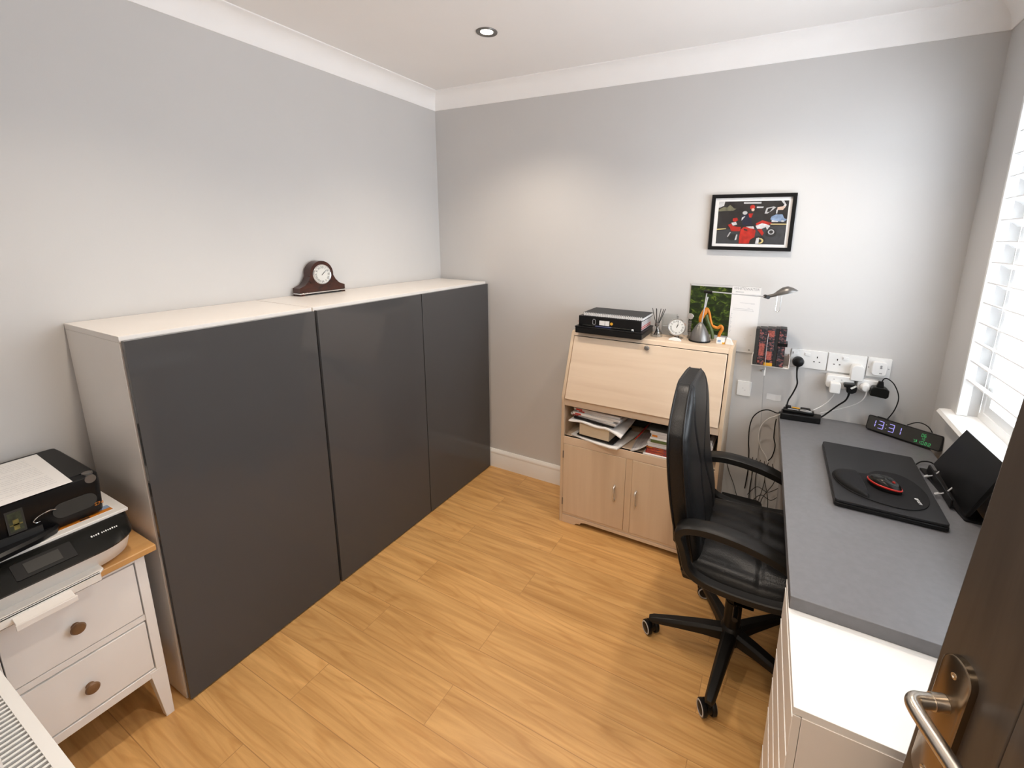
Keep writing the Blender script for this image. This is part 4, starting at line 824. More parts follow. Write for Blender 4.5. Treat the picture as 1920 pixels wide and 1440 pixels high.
# book rack
bk_ = thing('book_rack', 'small white wall rack holding black and red books', 'rack', (2.03, -0.05, 0.965))
c = MB(); c.box(1.953, 2.112, -0.066, -0.001, 0.968, 0.974); build('shelf', c, 'white_lam', bk_, bevel=0.001)
c = MB(); c.box(1.950, 1.955, -0.066, -0.001, 0.968, 1.018); c.box(2.108, 2.112, -0.066, -0.001, 0.968, 1.030); c.box(1.95, 2.112, -0.004, -0.001, 0.97, 1.06); build('side', c, 'white_lam', bk_, bevel=0.0008)
for k, (p, q, h, m_, lb) in enumerate(((1.9565, 1.972, 1.148, 'dark_grey', 'slim dark book at the left of the wall rack'), (1.973, 2.004, 1.151, 'bookcover', 'black book with red patterned spine, left of centre in the rack'), (2.005, 2.039, 1.154, 'bookcover', 'thick black and red book with an amber label at its foot'), (2.055, 2.086, 1.158, 'bookcover', 'black and red book closed with a strap at the right of the rack'))):
    bb_ = thing('book', lb, 'book', ((p+q)/2, -0.04, 0.974), group='books in the wall rack')
    c = MB(); c.box(p, q, -0.072, -0.008, 0.9745, h); build('cover', c, m_, bb_, bevel=0.0015)
    c = MB(); c.box(p+0.002, q-0.002, -0.070, -0.0085, h-0.0005, h+0.0006); build('pages', c, 'dark_grey', bb_)
    if k == 1:
        c = MB(); c.box(p+0.004, q-0.005, -0.0727, -0.0718, 1.02, 1.08); c.box(p+0.002, p+0.012, -0.0727, -0.0718, 0.985, 0.997); build('red_title', c, 'red_faded', bb_)
    if k == 2:
        c = MB(); c.box(p+0.005, q-0.006, -0.0727, -0.0718, 1.005, 1.045); c.box(p+0.008, q-0.004, -0.0727, -0.0718, 1.115, 1.145); build('red_title', c, 'red_faded', bb_)
        c = MB(); c.box(p-0.001, q+0.001, -0.0735, -0.0715, 0.975, 0.990); build('foot_label', c, 'tag_orange', bb_, label='amber label')
    if k == 3:
        c = MB(); c.box(p-0.0005, q+0.008, -0.0735, -0.0065, 1.075, 1.090); build('strap', c, 'black_plastic', bb_, label='black strap')
solo('divider', MB().box(2.0395, 2.0545, -0.070, -0.008, 0.9745, 1.157), 'black_ink', 'matt black book between the amber-labelled book and the strapped book', 'book', bevel=0.001)
tg = MB(); tg.tube([(2.010, -0.075, 1.13), (2.009, -0.078, 1.04), (2.012, -0.076, 0.965), (2.014, -0.04, 0.90), (2.017, -0.02, 0.80), (2.022, -0.02, 0.70), (2.026, -0.02, 0.55), (2.028, -0.02, 0.42), (2.03, -0.025, 0.30), (2.03, -0.05, 0.20)], 0.0013, 7)
tg.m = 1; tg.box(2.010, 2.016, -0.072, -0.066, 0.925, 0.966)
solo('thin_cable', tg, ['grey_plastic', 'plug_white'], 'thin grey lead hanging down the wall from the book rack', 'cable', smooth=True)
solo('cable_clip', MB().box(1.998, 2.008, -0.012, 0.0, 0.926, 0.936), 'grey_plastic', 'tiny clip on the wall under the book rack', 'clip', bevel=0.001)

# sockets
def plate(mb, x0, x1, z0, z1, d=0.009): mb.prism(rrect(x0, x1, z0, z1, 0.003, 3), 'y', -d, -0.0005)
def socket_holes(mb, cx, cz):
    for (dx, dz, w_, h_) in ((0, 0.011, 0.004, 0.008), (-0.011, -0.011, 0.0064, 0.004), (0.011, -0.011, 0.0064, 0.004)): mb.box(cx+dx-w_/2, cx+dx+w_/2, -0.0096, -0.0088, cz+dz-h_/2, cz+dz+h_/2)
def dsocket(x0, zt, label, holes, rock):
    d = thing('double_socket', label, 'socket', (x0+0.073, -0.005, zt-0.086), group='white wall sockets above the desk')
    c = MB(); plate(c, x0, x0+0.146, zt-0.086, zt); build('plate', c, 'plug_white', d, bevel=0.001)
    c = MB()
    for h in holes: socket_holes(c, x0+h, zt-0.040)
    build('pin_holes', c, 'black_ink', d)
    for r_ in rock: build('rocker', MB().box(x0+r_-0.011, x0+r_+0.011, -0.0125, -0.0088, zt-0.026, zt-0.012), 'plug_white', d, bevel=0.001)
    c = MB()
    for r_ in rock: c.box(x0+r_-0.0105, x0+r_-0.009, -0.0128, -0.0124, zt-0.023, zt-0.015)
    build('rocker_mark', c, 'ink', d)
    return d
dsocket(2.116, 1.058, 'left double socket with a round black plug in it', [0.107], [0.018, 0.066])
dsocket(2.266, 1.058, 'right double socket with an empty left outlet and a tall white adaptor', [0.036], [0.066])
ss = thing('single_socket', 'single white wall plate nearest the window, with a white adaptor', 'socket', (2.459, -0.005, 0.972)); c = MB(); plate(c, 2.416, 2.502, 0.972, 1.058); build('plate', c, 'plug_white', ss, bevel=0.001)
c = MB()
for dx in (0.005, 0.078): c.cyl((2.416+dx, -0.0095, 1.013), (2.416+dx, -0.0088, 1.013), 0.003, n=12)
build('screw', c, 'grey_plastic', ss)
ad = thing('socket_adaptor', 'white shaver-style adaptor in the single wall plate', 'adaptor', (2.458, -0.02, 0.985)); c = MB(); c.prism(rrect(2.431, 2.484, 0.985, 1.045, 0.012, 5), 'y', -0.034, -0.0098); build('body', c, 'plug_white', ad, bevel=0.002)
c = MB(); c.cyl((2.462, -0.0352, 1.028), (2.462, -0.0335, 1.028), 0.004, n=10); c.box(2.459, 2.466, -0.0352, -0.0335, 1.017, 1.024); c.box(2.458, 2.468, -0.0352, -0.0335, 0.994, 0.998); build('marking', c, 'ink', ad)
sw = thing('blank_switch_plate', 'small white square wall plate beside the bureau', 'switch', (1.929, -0.004, 0.785)); c = MB(); plate(c, 1.897, 1.961, 0.787, 0.863, 0.007); build('plate', c, 'plug_white', sw, bevel=0.001)
c = MB(); c.box(1.921, 1.926, -0.0076, -0.0069, 0.826, 0.829); c.box(1.932, 1.936, -0.0076, -0.0069, 0.816, 0.820); build('marking', c, 'ink_light', sw)
tgp = wavy(2.033, 2.097, -0.003, -0.001, 0.786, 0.0006, 0, lambda u, v: 0) ; tgp = MB(); tgp.rings([[(2.033+0.064*k/8, -0.0012-(0.006*max(0, k/8-0.6)), zz+0.002*math.sin(k)) for k in range(9)] + [(2.033+0.064*k/8, -0.0006-(0.006*max(0, k/8-0.6)), zz+0.002*math.sin(k)) for k in range(8, -1, -1)] for zz in (0.787, 0.817)])
solo('paper_label', tgp, 'paper', 'torn white paper label stuck to the wall above the desk hub', 'label')
# plugs
def cable(name, label, pts, r, m_='black_plastic', extra=None): 
    c = MB(); c.tube(pts, r, 10, 6); return c
pg = thing('plug', 'round black plug in the left double socket with its lead dropping to the hub', 'plug', (2.148, -0.03, 0.93))
build('body', MB().lathe([(0, -0.0095), (0.024, -0.0095), (0.025, -0.02), (0.021, -0.036), (0.012, -0.041), (0, -0.042)], (2.148, 0, 1.000), (0, 1, 0), 30), 'black_plastic', pg, smooth=True)
build('lead', MB().tube([(2.148, -0.028, 0.985), (2.147, -0.034, 0.962), (2.150, -0.036, 0.93), (2.155, -0.035, 0.895), (2.143, -0.036, 0.85), (2.128, -0.045, 0.815), (2.124, -0.055, 0.792)], lambda t: 0.0065-0.003*min(1, t*5), 10, 6), 'black_plastic', pg, smooth=True)
ad = thing('socket_adaptor', 'tall rounded white adaptor in the right double socket', 'adaptor', (2.376, -0.03, 0.95)); c = MB(); c.prism(rrect(2.355, 2.404, 0.952, 1.022, 0.019, 6, (0, 1, 1, 0)), 'y', -0.05, -0.0095); build('body', c, 'plug_white', ad, bevel=0.003)
ad = thing('multi_adaptor', 'white multi-way adaptor below the sockets carrying two chargers', 'adaptor', (2.31, -0.03, 0.91)); c = MB(); c.prism(rrect(2.266, 2.372, 0.905, 0.963, 0.012), 'y', -0.045, -0.0005); build('body', c, 'plug_white', ad, bevel=0.003)
c = MB(); 
for xx in (2.296, 2.325): c.box(xx-0.003, xx+0.003, -0.0456, -0.0448, 0.944, 0.949)
build('pin_holes', c, 'ink_light', ad)
ch = thing('charger', 'white charger with a thin white lead in the multi-way adaptor', 'charger', (2.302, -0.06, 0.89)); c = MB(); c.prism(rrect(2.281, 2.322, 0.890, 0.936, 0.006), 'y', -0.080, -0.0455); build('body', c, 'plug_white', ch, bevel=0.003)
build('lead', MB().tube([(2.302, -0.062, 0.892), (2.301, -0.055, 0.87), (2.285, -0.045, 0.835), (2.262, -0.038, 0.805), (2.235, -0.045, 0.785)], 0.0022, 8), 'plug_white', ch, smooth=True)
bpg = thing('plug', 'black plug with a white tag in the multi-way adaptor', 'plug', (2.355, -0.06, 0.90)); c = MB(); c.prism([(2.333, 0.94), (2.372, 0.943), (2.383, 0.928), (2.381, 0.908), (2.366, 0.898), (2.345, 0.902), (2.345, 0.925), (2.333, 0.925)], 'y', -0.082, -0.0455); build('body', c, 'black_plastic', bpg, bevel=0.004)
build('tag', MB().hexa([(2.356, -0.085, 0.926), (2.362, -0.085, 0.921), (2.362, -0.082, 0.921), (2.356, -0.082, 0.926), (2.374, -0.085, 0.940), (2.378, -0.085, 0.935), (2.378, -0.082, 0.935), (2.374, -0.082, 0.940)]), 'plug_white', bpg)
build('lead', MB().tube([(2.357, -0.068, 0.902), (2.355, -0.066, 0.88), (2.348, -0.055, 0.855), (2.325, -0.045, 0.825), (2.298, -0.042, 0.79), (2.280, -0.042, 0.768), (2.262, -0.06, 0.757)], lambda t: 0.0055-0.002*min(1, t*5), 10), 'black_plastic', bpg, smooth=True)
ad = thing('multi_adaptor', 'lower white adaptor under the single plate, with a white plug and black charger', 'adaptor', (2.42, -0.03, 0.91)); c = MB(); c.prism(rrect(2.385, 2.475, 0.908, 0.960, 0.018), 'y', -0.040, -0.0005); build('body', c, 'plug_white', ad, bevel=0.003)
wpl = thing('plug', 'white plug with a curving white lead, between black plug and black charger', 'plug', (2.42, -0.06, 0.90)); c = MB(); c.lathe([(0, -0.0405), (0.021, -0.0405), (0.020, -0.055), (0.013, -0.066), (0, -0.068)], (2.415, 0, 0.928), (0, 1, 0), 20); build('body', c, 'plug_white', wpl, smooth=True)
build('lead', MB().tube([(2.418, -0.060, 0.92), (2.420, -0.062, 0.900), (2.410, -0.055, 0.87), (2.385, -0.045, 0.84), (2.345, -0.030, 0.81), (2.30, -0.022, 0.785), (2.265, -0.022, 0.768)], lambda t: 0.0036-0.0016*min(1, t*3), 9), 'plug_white', wpl, smooth=True)
bch = thing('charger', 'chunky black charger with a black lead looping to the digital clock', 'charger', (2.468, -0.07, 0.90)); c = MB(); c.prism([(2.430, 0.905), (2.488, 0.899), (2.496, 0.908), (2.496, 0.935), (2.484, 0.945), (2.440, 0.945), (2.430, 0.935)], 'y', -0.085, -0.0455); build('body', c, 'black_gloss', bch, bevel=0.003)
c = MB(); c.prism([(2.452, 0.944), (2.478, 0.944), (2.474, 0.968), (2.458, 0.968)], 'y', -0.066, -0.050); build('connector', c, 'black_plastic', bch, bevel=0.002)
build('lead', MB().tube([(2.468, -0.058, 0.964), (2.474, -0.060, 0.981), (2.488, -0.058, 0.982), (2.515, -0.052, 0.958), (2.538, -0.045, 0.905), (2.535, -0.04, 0.85), (2.520, -0.036, 0.805), (2.508, -0.034, 0.785)], 0.0023, 8), 'black_plastic', bch, smooth=True)

# ------------------------------------------------------------------ desk and its drawer unit
def dx_(y): return 2.095 + (-y)*0.0255        # front edge, not quite parallel to the wall
DT = 0.740
dk = thing('desk', 'grey desktop along the window wall, resting on a white drawer unit', 'desk', (2.37, -0.65, 0))
c = MB(); c.prism([(dx_(0.006), -0.006), (2.655, -0.006), (2.670, -1.288), (dx_(-1.288+0), -1.288)], 'z', DT-0.034, DT); 
c = MB(); yn = -1.288; c.prism([(2.0952, -0.004), (2.640, -0.004), (2.6715, yn), (dx_(yn), yn)], 'z', DT-0.034, DT)
build('desktop', c, 'desk', dk, bevel=0.0012)
for (x_, y_) in ((2.15, -0.07), (2.60, -0.07)):
    q = MB(); q.cyl((x_, y_, 0.0), (x_, y_, DT-0.0345), 0.018, n=20); build('leg', q, 'grey_plastic', dk, smooth=True)
du = thing('drawer_unit', 'white chest of shallow drawers under the near end of the desk', 'drawers', (2.4, -1.36, 0))
UH = 0.7055; uy0, uy1 = -1.185, -1.543; ux0 = lambda y: dx_(y)-0.001
c = MB()
def ub(y0, y1, xa, xb, z0, z1): c.hexa([(xa(y0), y0, z0), (xb(y0), y0, z0), (xb(y1), y1, z0), (xa(y1), y1, z0), (xa(y0), y0, z1), (xb(y0), y0, z1), (xb(y1), y1, z1), (xa(y1), y1, z1)])
xr = lambda y: 2.640+(-y)*0.0215
ub(uy1, uy0, lambda y: ux0(y)+0.0, xr, UH-0.016, UH); build('top', c, 'white_desk', du, bevel=0.0008)
c = MB(); xi = lambda y: ux0(y)+0.016
ub(uy1, uy1+0.014, xi, xr, 0.03, UH-0.016); ub(uy0-0.014, uy0, xi, xr, 0.03, UH-0.016); ub(uy1+0.014, uy0-0.014, lambda y: xr(y)-0.012, xr, 0.03, UH-0.016); ub(uy1+0.014, uy0-0.014, xi, xr, 0.03, 0.045)
build('carcass', c, 'white_lam', du)
c = MB(); ub(uy1-0.0015, uy1, lambda y: ux0(y)+0.0005, lambda y: ux0(y)+0.0145, 0.03, UH-0.017); ub(uy1-0.0015, uy1, lambda y: ux0(y)+0.0155, lambda y: xr(y)-0.001, 0.03, UH-0.017); build('side_panel', c, 'white_lam', du, bevel=0.0004)
zz = [0.030, 0.165, 0.300, 0.400, 0.495, 0.592, UH-0.018]
for k in range(6):
    c = MB(); ub(uy1+0.001, uy0-0.001, ux0, lambda y: ux0(y)+0.015, zz[k]+0.001, zz[k+1]-0.009)
    q = build('drawer_front', c, 'white_lam', du, bevel=0.001)
    c = MB(); ub(uy1+0.001, uy0-0.001, lambda y: ux0(y)-0.0008, lambda y: ux0(y)+0.012, zz[k+1]-0.009, zz[k+1]-0.0065); build('drawer_lip', c, 'plug_white', q, bevel=0.0008)
c = MB(); ub(uy1+0.03, uy0-0.03, lambda y: ux0(y)+0.04, lambda y: xr(y)-0.04, 0.0, 0.03); build('base', c, 'dark_grey', du)

# hub on the desk
hb_ = thing('desk_hub', 'black multi-port hub box in the far corner of the desk', 'hub', (2.185, -0.09, DT))
c = MB(); ho = [(2.099, -0.118), (2.262, -0.102), (2.268, -0.045), (2.104, -0.050)]
c.prism(ho, 'z', DT+0.001, DT+0.030); build('body', c, 'black_plastic', hb_, bevel=0.004, seg=3)
c = MB(); c.prism([(2.108, -0.096), (2.235, -0.086), (2.238, -0.052), (2.110, -0.054)], 'z', DT+0.030, DT+0.044); build('upper_body', c, 'black_satin', hb_, bevel=0.005, seg=3)
c = MB(); c.box(2.118, 2.142, -0.068, -0.045, DT+0.044, DT+0.052); c.box(2.180, 2.222, -0.070, -0.048, DT+0.043, DT+0.052); build('connector', c, 'black_plastic', hb_, bevel=0.003)
c = MB(); c.box(2.146, 2.178, -0.064, -0.052, DT+0.0445, DT+0.048); build('amber_strip', c, 'tag_orange', hb_, bevel=0.001)
c = MB(); c.box(2.128, 2.172, -0.084, -0.076, DT+0.0442, DT+0.0455); c.tube([(2.178, -0.080, DT+0.046), (2.20, -0.088, DT+0.046), (2.225, -0.078, DT+0.045), (2.205, -0.070, DT+0.046), (2.182, -0.073, DT+0.046)], 0.0022, 7); build('silver_lead', c, 'grey_plastic', hb_, smooth=True)
# cables off the hub, behind the desk
cb = MB().tube([(2.10, -0.075, DT+0.018), (2.085, -0.05, 0.742), (2.05, -0.035, 0.745), (2.015, -0.03, 0.73), (1.985, -0.026, 0.69), (1.975, -0.022, 0.63), (1.978, -0.02, 0.55), (1.985, -0.024, 0.50), (1.99, -0.028, 0.40), (1.985, -0.03, 0.30)], 0.0028, 8)
solo('cable', cb, 'black_plastic', 'black lead looping from the hub down the wall on the left', 'cable', smooth=True)
cb = MB().tube([(2.0975, -0.085, DT+0.010), (2.086, -0.07, 0.735), (2.055, -0.045, 0.705), (2.028, -0.035, 0.66), (2.02, -0.03, 0.60), (2.035, -0.028, 0.54), (2.062, -0.028, 0.50), (2.078, -0.028, 0.46)], 0.0025, 8)
solo('cable', cb, 'plug_white', 'cream-white lead curving from the hub down beside the desk leg', 'cable', smooth=True)
cb = MB().tube([(2.088, -0.02, 0.70), (2.086, -0.02, 0.66), (2.088, -0.02, 0.60), (2.098, -0.02, 0.56), (2.09, -0.022, 0.50), (2.07, -0.024, 0.47)], 0.0025, 8)
solo('cable', cb, 'black_plastic', 'short kinked black lead beside the desk edge below the hub', 'cable', smooth=True)
tang = MB()
for k in range(6):
    x_ = 2.005+0.018*k; tang.tube([(x_, -0.03-0.006*k, 0.48), (x_+random.uniform(-.02, .02), -0.04, 0.38), (x_+random.uniform(-.03, .03), -0.05, 0.28), (x_+random.uniform(-.04, .04), -0.06, 0.18), (x_+random.uniform(-.04, .03), -0.07, 0.012)], 0.0018, 7)
tang.tube([(2.0, -0.05, 0.28), (2.04, -0.04, 0.33), (2.09, -0.05, 0.32), (2.14, -0.05, 0.36)], 0.0018, 7); tang.tube([(2.02, -0.05, 0.24), (2.06, -0.04, 0.29), (2.11, -0.05, 0.28), (2.15, -0.05, 0.33)], 0.0018, 7)
o_ = solo('cable_tangle', tang, 'dark_grey', 'tangle of thin leads hanging under the desk against the wall', 'cables', smooth=True); o_['kind'] = 'stuff'
cb = MB().tube([(1.887, -0.03, 0.42), (1.905, -0.035, 0.37), (1.93, -0.045, 0.32), (1.95, -0.105, 0.300), (1.955, -0.125, 0.303)], 0.002, 7)
solo('cable', cb, 'dark_grey', 'thin lead slanting down from the bureau side to the black box', 'cable', smooth=True)
bxx = thing('black_box', 'black computer box on the floor between bureau and desk', 'computer', (1.97, -0.17, 0))
c = MB(); c.prism(rrect(1.884, 2.070, -0.235, -0.115, 0.03, 6, (1, 1, 0, 0)), 'z', 0.002, 0.300); build('case', c, 'black_plastic', bxx, bevel=0.005)
c = MB(); c.box(2.0, 2.05, -0.2365, -0.2345, 0.27, 0.276); build('trim', c, 'grey_plastic', bxx)

# digital clock
A = Vector((2.437, -0.060, DT)); Bv = Vector((2.664, -0.196, DT)); dX = (Bv-A).normalized(); dY0 = Vector((0, 0, 1)); dnn = dX.cross(dY0).normalized()
if dnn.y > 0: dnn = -dnn
dY = (dY0 - dnn*0.28).normalized(); dn2 = dX.cross(dY).normalized(); Ln = (Bv-A).length; HH = 0.064
if dn2.y > 0: dn2 = -dn2
dc = thing('digital_clock', 'long black digital clock showing 13:31 in lilac digits on the desk', 'clock', tuple((A+Bv)/2))
mx = Matrix(((dX.x, dY.x, dn2.x, A.x), (dX.y, dY.y, dn2.y, A.y), (dX.z, dY.z, dn2.z, A.z+0.0068), (0, 0, 0, 1)))
c = MB(); c.mx = mx; c.prism(rrect(0, Ln, 0, HH, 0.008), 'z', -0.022, 0.0); build('case', c, 'black_satin', dc, bevel=0.0015)
c = MB(); c.mx = mx; c.prism(rrect(0.004, Ln-0.004, 0.004, HH-0.004, 0.005), 'z', 0.0, 0.0006); build('face', c, 'dark_grey', dc)
c = MB(); c.mx = mx; c.box(0.03, 0.07, HH-0.001, HH+0.0025, -0.018, -0.006); build('button', c, 'black_plastic', dc, bevel=0.001)
seg = {'1': 'bc', '3': 'abgcd', '5': 'afgcd', '6': 'afgecd', '0': 'abcdef', '2': 'abged', 'D': 'abcdef', 'F': 'afge', '4': 'fgbc', 'P': 'abfge'}
def digit(mb, ch, x, y, w_, h, t):
    g = t*0.25
    S = {'a': (x+g, x+w_-g, y+h-t, y+h), 'd': (x+g, x+w_-g, y, y+t), 'g': (x+g, x+w_-g, y+h/2-t/2, y+h/2+t/2), 'b': (x+w_-t, x+w_, y+h/2+g*2, y+h-t-g), 'c': (x+w_-t, x+w_, y+t+g, y+h/2-g*2), 'f': (x, x+t, y+h/2+g*2, y+h-t-g), 'e': (x, x+t, y+t+g, y+h/2-g*2)}
    for k in seg[ch]: a_, b2, c2, d2 = S[k]; mb.box(a_, b2, c2, d2, 0.0006, 0.0011)
c = MB(); c.mx = mx
digit(c, '1', 0.014, 0.016, 0.020, 0.034, 0.0030); digit(c, '3', 0.044, 0.016, 0.020, 0.034, 0.0026); digit(c, '3', 0.083, 0.016, 0.020, 0.034, 0.0026); digit(c, '1', 0.108, 0.016, 0.020, 0.034, 0.0026)
build('lilac_digits', c, 'led_lilac', dc, label='lilac lit time digits 13:31')
c = MB(); c.mx = mx
for yy in (0.024, 0.040): c.box(0.0715, 0.0745, yy, yy+0.003, 0.0006, 0.001)
build('colon', c, 'led_dim', dc)
c = MB(); c.mx = mx
for k, chh in enumerate('06'): digit(c, chh, 0.196+0.009*k, 0.038, 0.0065, 0.013, 0.0014)
for k, chh in enumerate('10'): digit(c, chh, 0.197+0.008*k, 0.026, 0.005, 0.008, 0.001)
for k, chh in enumerate('1022'): digit(c, chh, 0.189+0.0115*k, 0.008, 0.0085, 0.013, 0.0016)
c.box(0.1745, 0.180, 0.018, 0.0195, 0.0006, 0.001); c.box(0.183, 0.1865, 0.010, 0.020, 0.0006, 0.001); c.box(0.178, 0.180, 0.008, 0.014, 0.0006, 0.001)
build('green_digits', c, 'led_green', dc, label='small green lit figures')
cb = MB().tube([(2.575, -0.085, 0.80), (2.61, -0.075, 0.815), (2.64, -0.085, 0.81), (2.655, -0.11, 0.79), (2.66, -0.14, 0.75)], 0.0022, 8)
solo('cable', cb, 'black_plastic', 'black lead arching behind the digital clock', 'cable', smooth=True)

# laptop with mouse mat and mouse
lt = thing('laptop', 'closed black laptop lying on the desk under the mouse mat', 'laptop', (2.395, -0.585, DT))
c = MB(); q_ = [(2.255, -0.812), (2.541, -0.812), (2.545, -0.345), (2.252, -0.350)]
def inset(q, d): cx = sum(p[0] for p in q)/4; cy = sum(p[1] for p in q)/4; return [(p[0]+(d if p[0] < cx else -d), p[1]+(d if p[1] < cy else -d)) for p in q]
def rq(q, r, n=5):
    out = []; k = len(q)
    for i in range(k):
        p0, p1, p2 = Vector(q[i-1]), Vector(q[i]), Vector(q[(i+1) % k]); a_ = p1+(p0-p1).normalized()*r; b2 = p1+(p2-p1).normalized()*r
        for j in range(n+1): t = j/n; out.append(tuple(a_*(1-t)**2+p1*2*t*(1-t)+b2*t*t))
    return out
build('base', MB().prism(rq(q_, 0.012), 'z', DT+0.003, DT+0.016), 'black_satin', lt, bevel=0.0025, seg=3)
build('lid', MB().prism(rq(inset(q_, 0.001), 0.012), 'z', DT+0.0175, DT+0.026), 'laptop', lt, bevel=0.002, seg=3)
c = MB()
for (x_, y_) in ((2.28, -0.78), (2.51, -0.78), (2.28, -0.38), (2.51, -0.38)): c.cyl((x_, y_, DT), (x_, y_, DT+0.0035), 0.008, n=12)
build('foot', c, 'rubber', lt)
c = MB(); c.box(2.37, 2.42, -0.8125, -0.8105, DT+0.0155, DT+0.018); build('latch', c, 'black_plastic', lt)
LT = DT+0.0262
mm = thing('mouse_mat', 'black mouse mat with padded wrist rest on the closed laptop', 'mouse mat', (2.39, -0.66, LT))
mo = [(2.262, -0.645), (2.268, -0.615), (2.285, -0.598), (2.31, -0.590), (2.345, -0.588), (2.368, -0.582), (2.385, -0.562), (2.402, -0.544), (2.43, -0.536), (2.47, -0.540), (2.502, -0.575), (2.520, -0.635), (2.518, -0.695), (2.500, -0.740), (2.470, -0.768), (2.435, -0.780), (2.39, -0.778), (2.345, -0.765), (2.300, -0.735), (2.272, -0.69)]
def smooth_loop(P_, n=4):
    P_ = [Vector(p) for p in P_]; k = len(P_); out = []
    for i in range(k):
        a_, b2, c2, d2 = P_[i-1], P_[i], P_[(i+1) % k], P_[(i+2) % k]
        for q in range(n): t = q/n; out.append(tuple(0.5*((2*b2)+(-a_+c2)*t+(2*a_-5*b2+4*c2-d2)*t*t+(-a_+3*b2-3*c2+d2)*t**3)))
    return out
build('pad', MB().prism(smooth_loop(mo), 'z', LT, LT+0.003), 'rubber', mm, bevel=0.001)
wr = MB(); mo2 = [(2.266, -0.645), (2.272, -0.618), (2.288, -0.602), (2.31, -0.595), (2.335, -0.593), (2.345, -0.63), (2.350, -0.68), (2.352, -0.72), (2.350, -0.76), (2.320, -0.745), (2.292, -0.718), (2.273, -0.685)]
sl2 = smooth_loop(mo2); cx = sum(p[0] for p in sl2)/len(sl2); cy = sum(p[1] for p in sl2)/len(sl2)
wr.rings([[(cx+(p[0]-cx)*s_, cy+(p[1]-cy)*s_, LT+h_) for p in sl2] for s_, h_ in ((1, 0.003), (0.99, 0.008), (0.93, 0.013), (0.80, 0.0165), (0.55, 0.018), (0.2, 0.0185))])
build('wrist_rest', wr, 'rubber', mm, smooth=True)
c = MB(); c.mx = frame((2.487, -0.715, LT+0.0032), (0.1, -1, 0), (1, 0.1, 0)); v_, f_ = text_mesh('R&M', 0.013); c.add(v_, f_); c.box(-0.022, -0.016, -0.006, 0.004, 0, 0.0002); build('logo', c, 'plug_white', mm, label='small white mark')
ms_ = thing('computer_mouse', 'black wireless mouse with red rim on the mouse mat', 'mouse', (2.405, -0.665, LT+0.003), rotz=math.radians(-30))
LM = LT+0.003
def mouse_ring(t, k, n=24):
    return None
def mring(s_, h, zoff=0.0, n=28):
    out = []
    for i in range(n):
        a_ = 2*PI*i/n; ca_, sa = math.cos(a_), math.sin(a_); rx, ry = 0.052, 0.031
        w_ = ry*(1-0.10*math.cos(2*a_))*(1.0 if ca_ < 0 else 1.0-0.12*ca_)
        x_ = rx*s_*ca_; y_ = w_*s_*sa
        out.append(ms_M @ Vector((x_, y_, LM-LM+h*(1-0.18*ca_*ca_*(1 if ca_ > 0 else 0.6))+zoff)))
    return out
ms_M = Matrix.Translation(Vector((2.405, -0.665, LM))) @ Matrix.Rotation(math.radians(-35), 4, 'Z')
c = MB(); c.rings([mring(0.92, 0.0005), mring(0.98, 0.006), mring(0.95, 0.013)]); build('body', c, 'black_plastic', ms_, smooth=True)
c = MB(); c.rings([mring(0.955, 0.0125), mring(1.0, 0.015), mring(0.99, 0.018), mring(0.94, 0.0195)]); build('rim', c, 'red', ms_, smooth=True, label='red rim')
c = MB(); c.rings([mring(0.945, 0.019), mring(0.90, 0.025), mring(0.78, 0.0315), mring(0.58, 0.036), mring(0.3, 0.0385), mring(0.05, 0.039)]); build('shell', c, 'black_gloss', ms_, smooth=True)
c = MB(); c.v = []; p0 = ms_M @ Vector((0.024, -0.002, 0.0305)); p1 = ms_M @ Vector((0.024, 0.002, 0.0305)); c.cyl(p0, p1, 0.0045, n=18); build('scroll_wheel', c, 'red', ms_, smooth=True)

# copy stand with a black panel
cs = thing('document_stand', 'black folding stand holding up a flat black panel below the window sill', 'stand', (2.6, -0.55, DT))
c = MB(); c.prism(rq([(2.560, -0.385), (2.650, -0.385), (2.652, -0.715), (2.600, -0.715)], 0.006), 'z', DT, DT+0.007); build('base', c, 'black_satin', cs, bevel=0.001)
sx0 = 2.612; tiltx = 0.02
c = MB(); c.hexa([(2.576, -0.665, DT+0.007), (2.582, -0.665, DT+0.007), (2.582, -0.405, DT+0.007), (2.576, -0.405, DT+0.007), (2.578, -0.66, DT+0.035), (2.584, -0.66, DT+0.035), (2.584, -0.41, DT+0.035), (2.578, -0.41, DT+0.035)]); build('rest', c, 'black_plastic', cs, bevel=0.002)
for yy in (-0.468, -0.592):
    c = MB(); c.tube([(2.560, yy, DT+0.014), (2.580, yy, DT+0.022), (2.600, yy+0.012, DT+0.040)], 0.0024, 8, 3); c.cyl((2.556, yy, DT+0.010), (2.566, yy, DT+0.016), 0.005, n=12); build('prong', c, 'grey_plastic', cs, smooth=True, label='silver prong')
pnl = thing('tablet', 'flat black panel standing upright on the document stand', 'tablet', (2.62, -0.56, DT+0.02))
b0, b1 = Vector((2.585, -0.395, DT+0.008)), Vector((2.592, -0.730, DT+0.012)); t0, t1 = Vector((2.652, -0.440, 0.945)), Vector((2.660, -0.772, 0.957))
nn_ = (b1-b0).cross(t0-b0).normalized(); nn_ = nn_ if nn_.x > 0 else -nn_
b0, b1 = Vector((2.593, -0.395, 0.774)), Vector((2.598, -0.715, 0.758)); t0, t1 = Vector((2.628, -0.500, 0.958)), Vector((2.632, -0.800, 0.968))
nn_ = (b1-b0).cross(t0-b0).normalized(); nn_ = nn_ if nn_.x > 0 else -nn_
c = MB(); o4 = [b0, b1, t1, t0]; c.hexa(o4+[p+nn_*0.012 for p in o4]); build('body', c, 'black_satin', pnl, bevel=0.002)
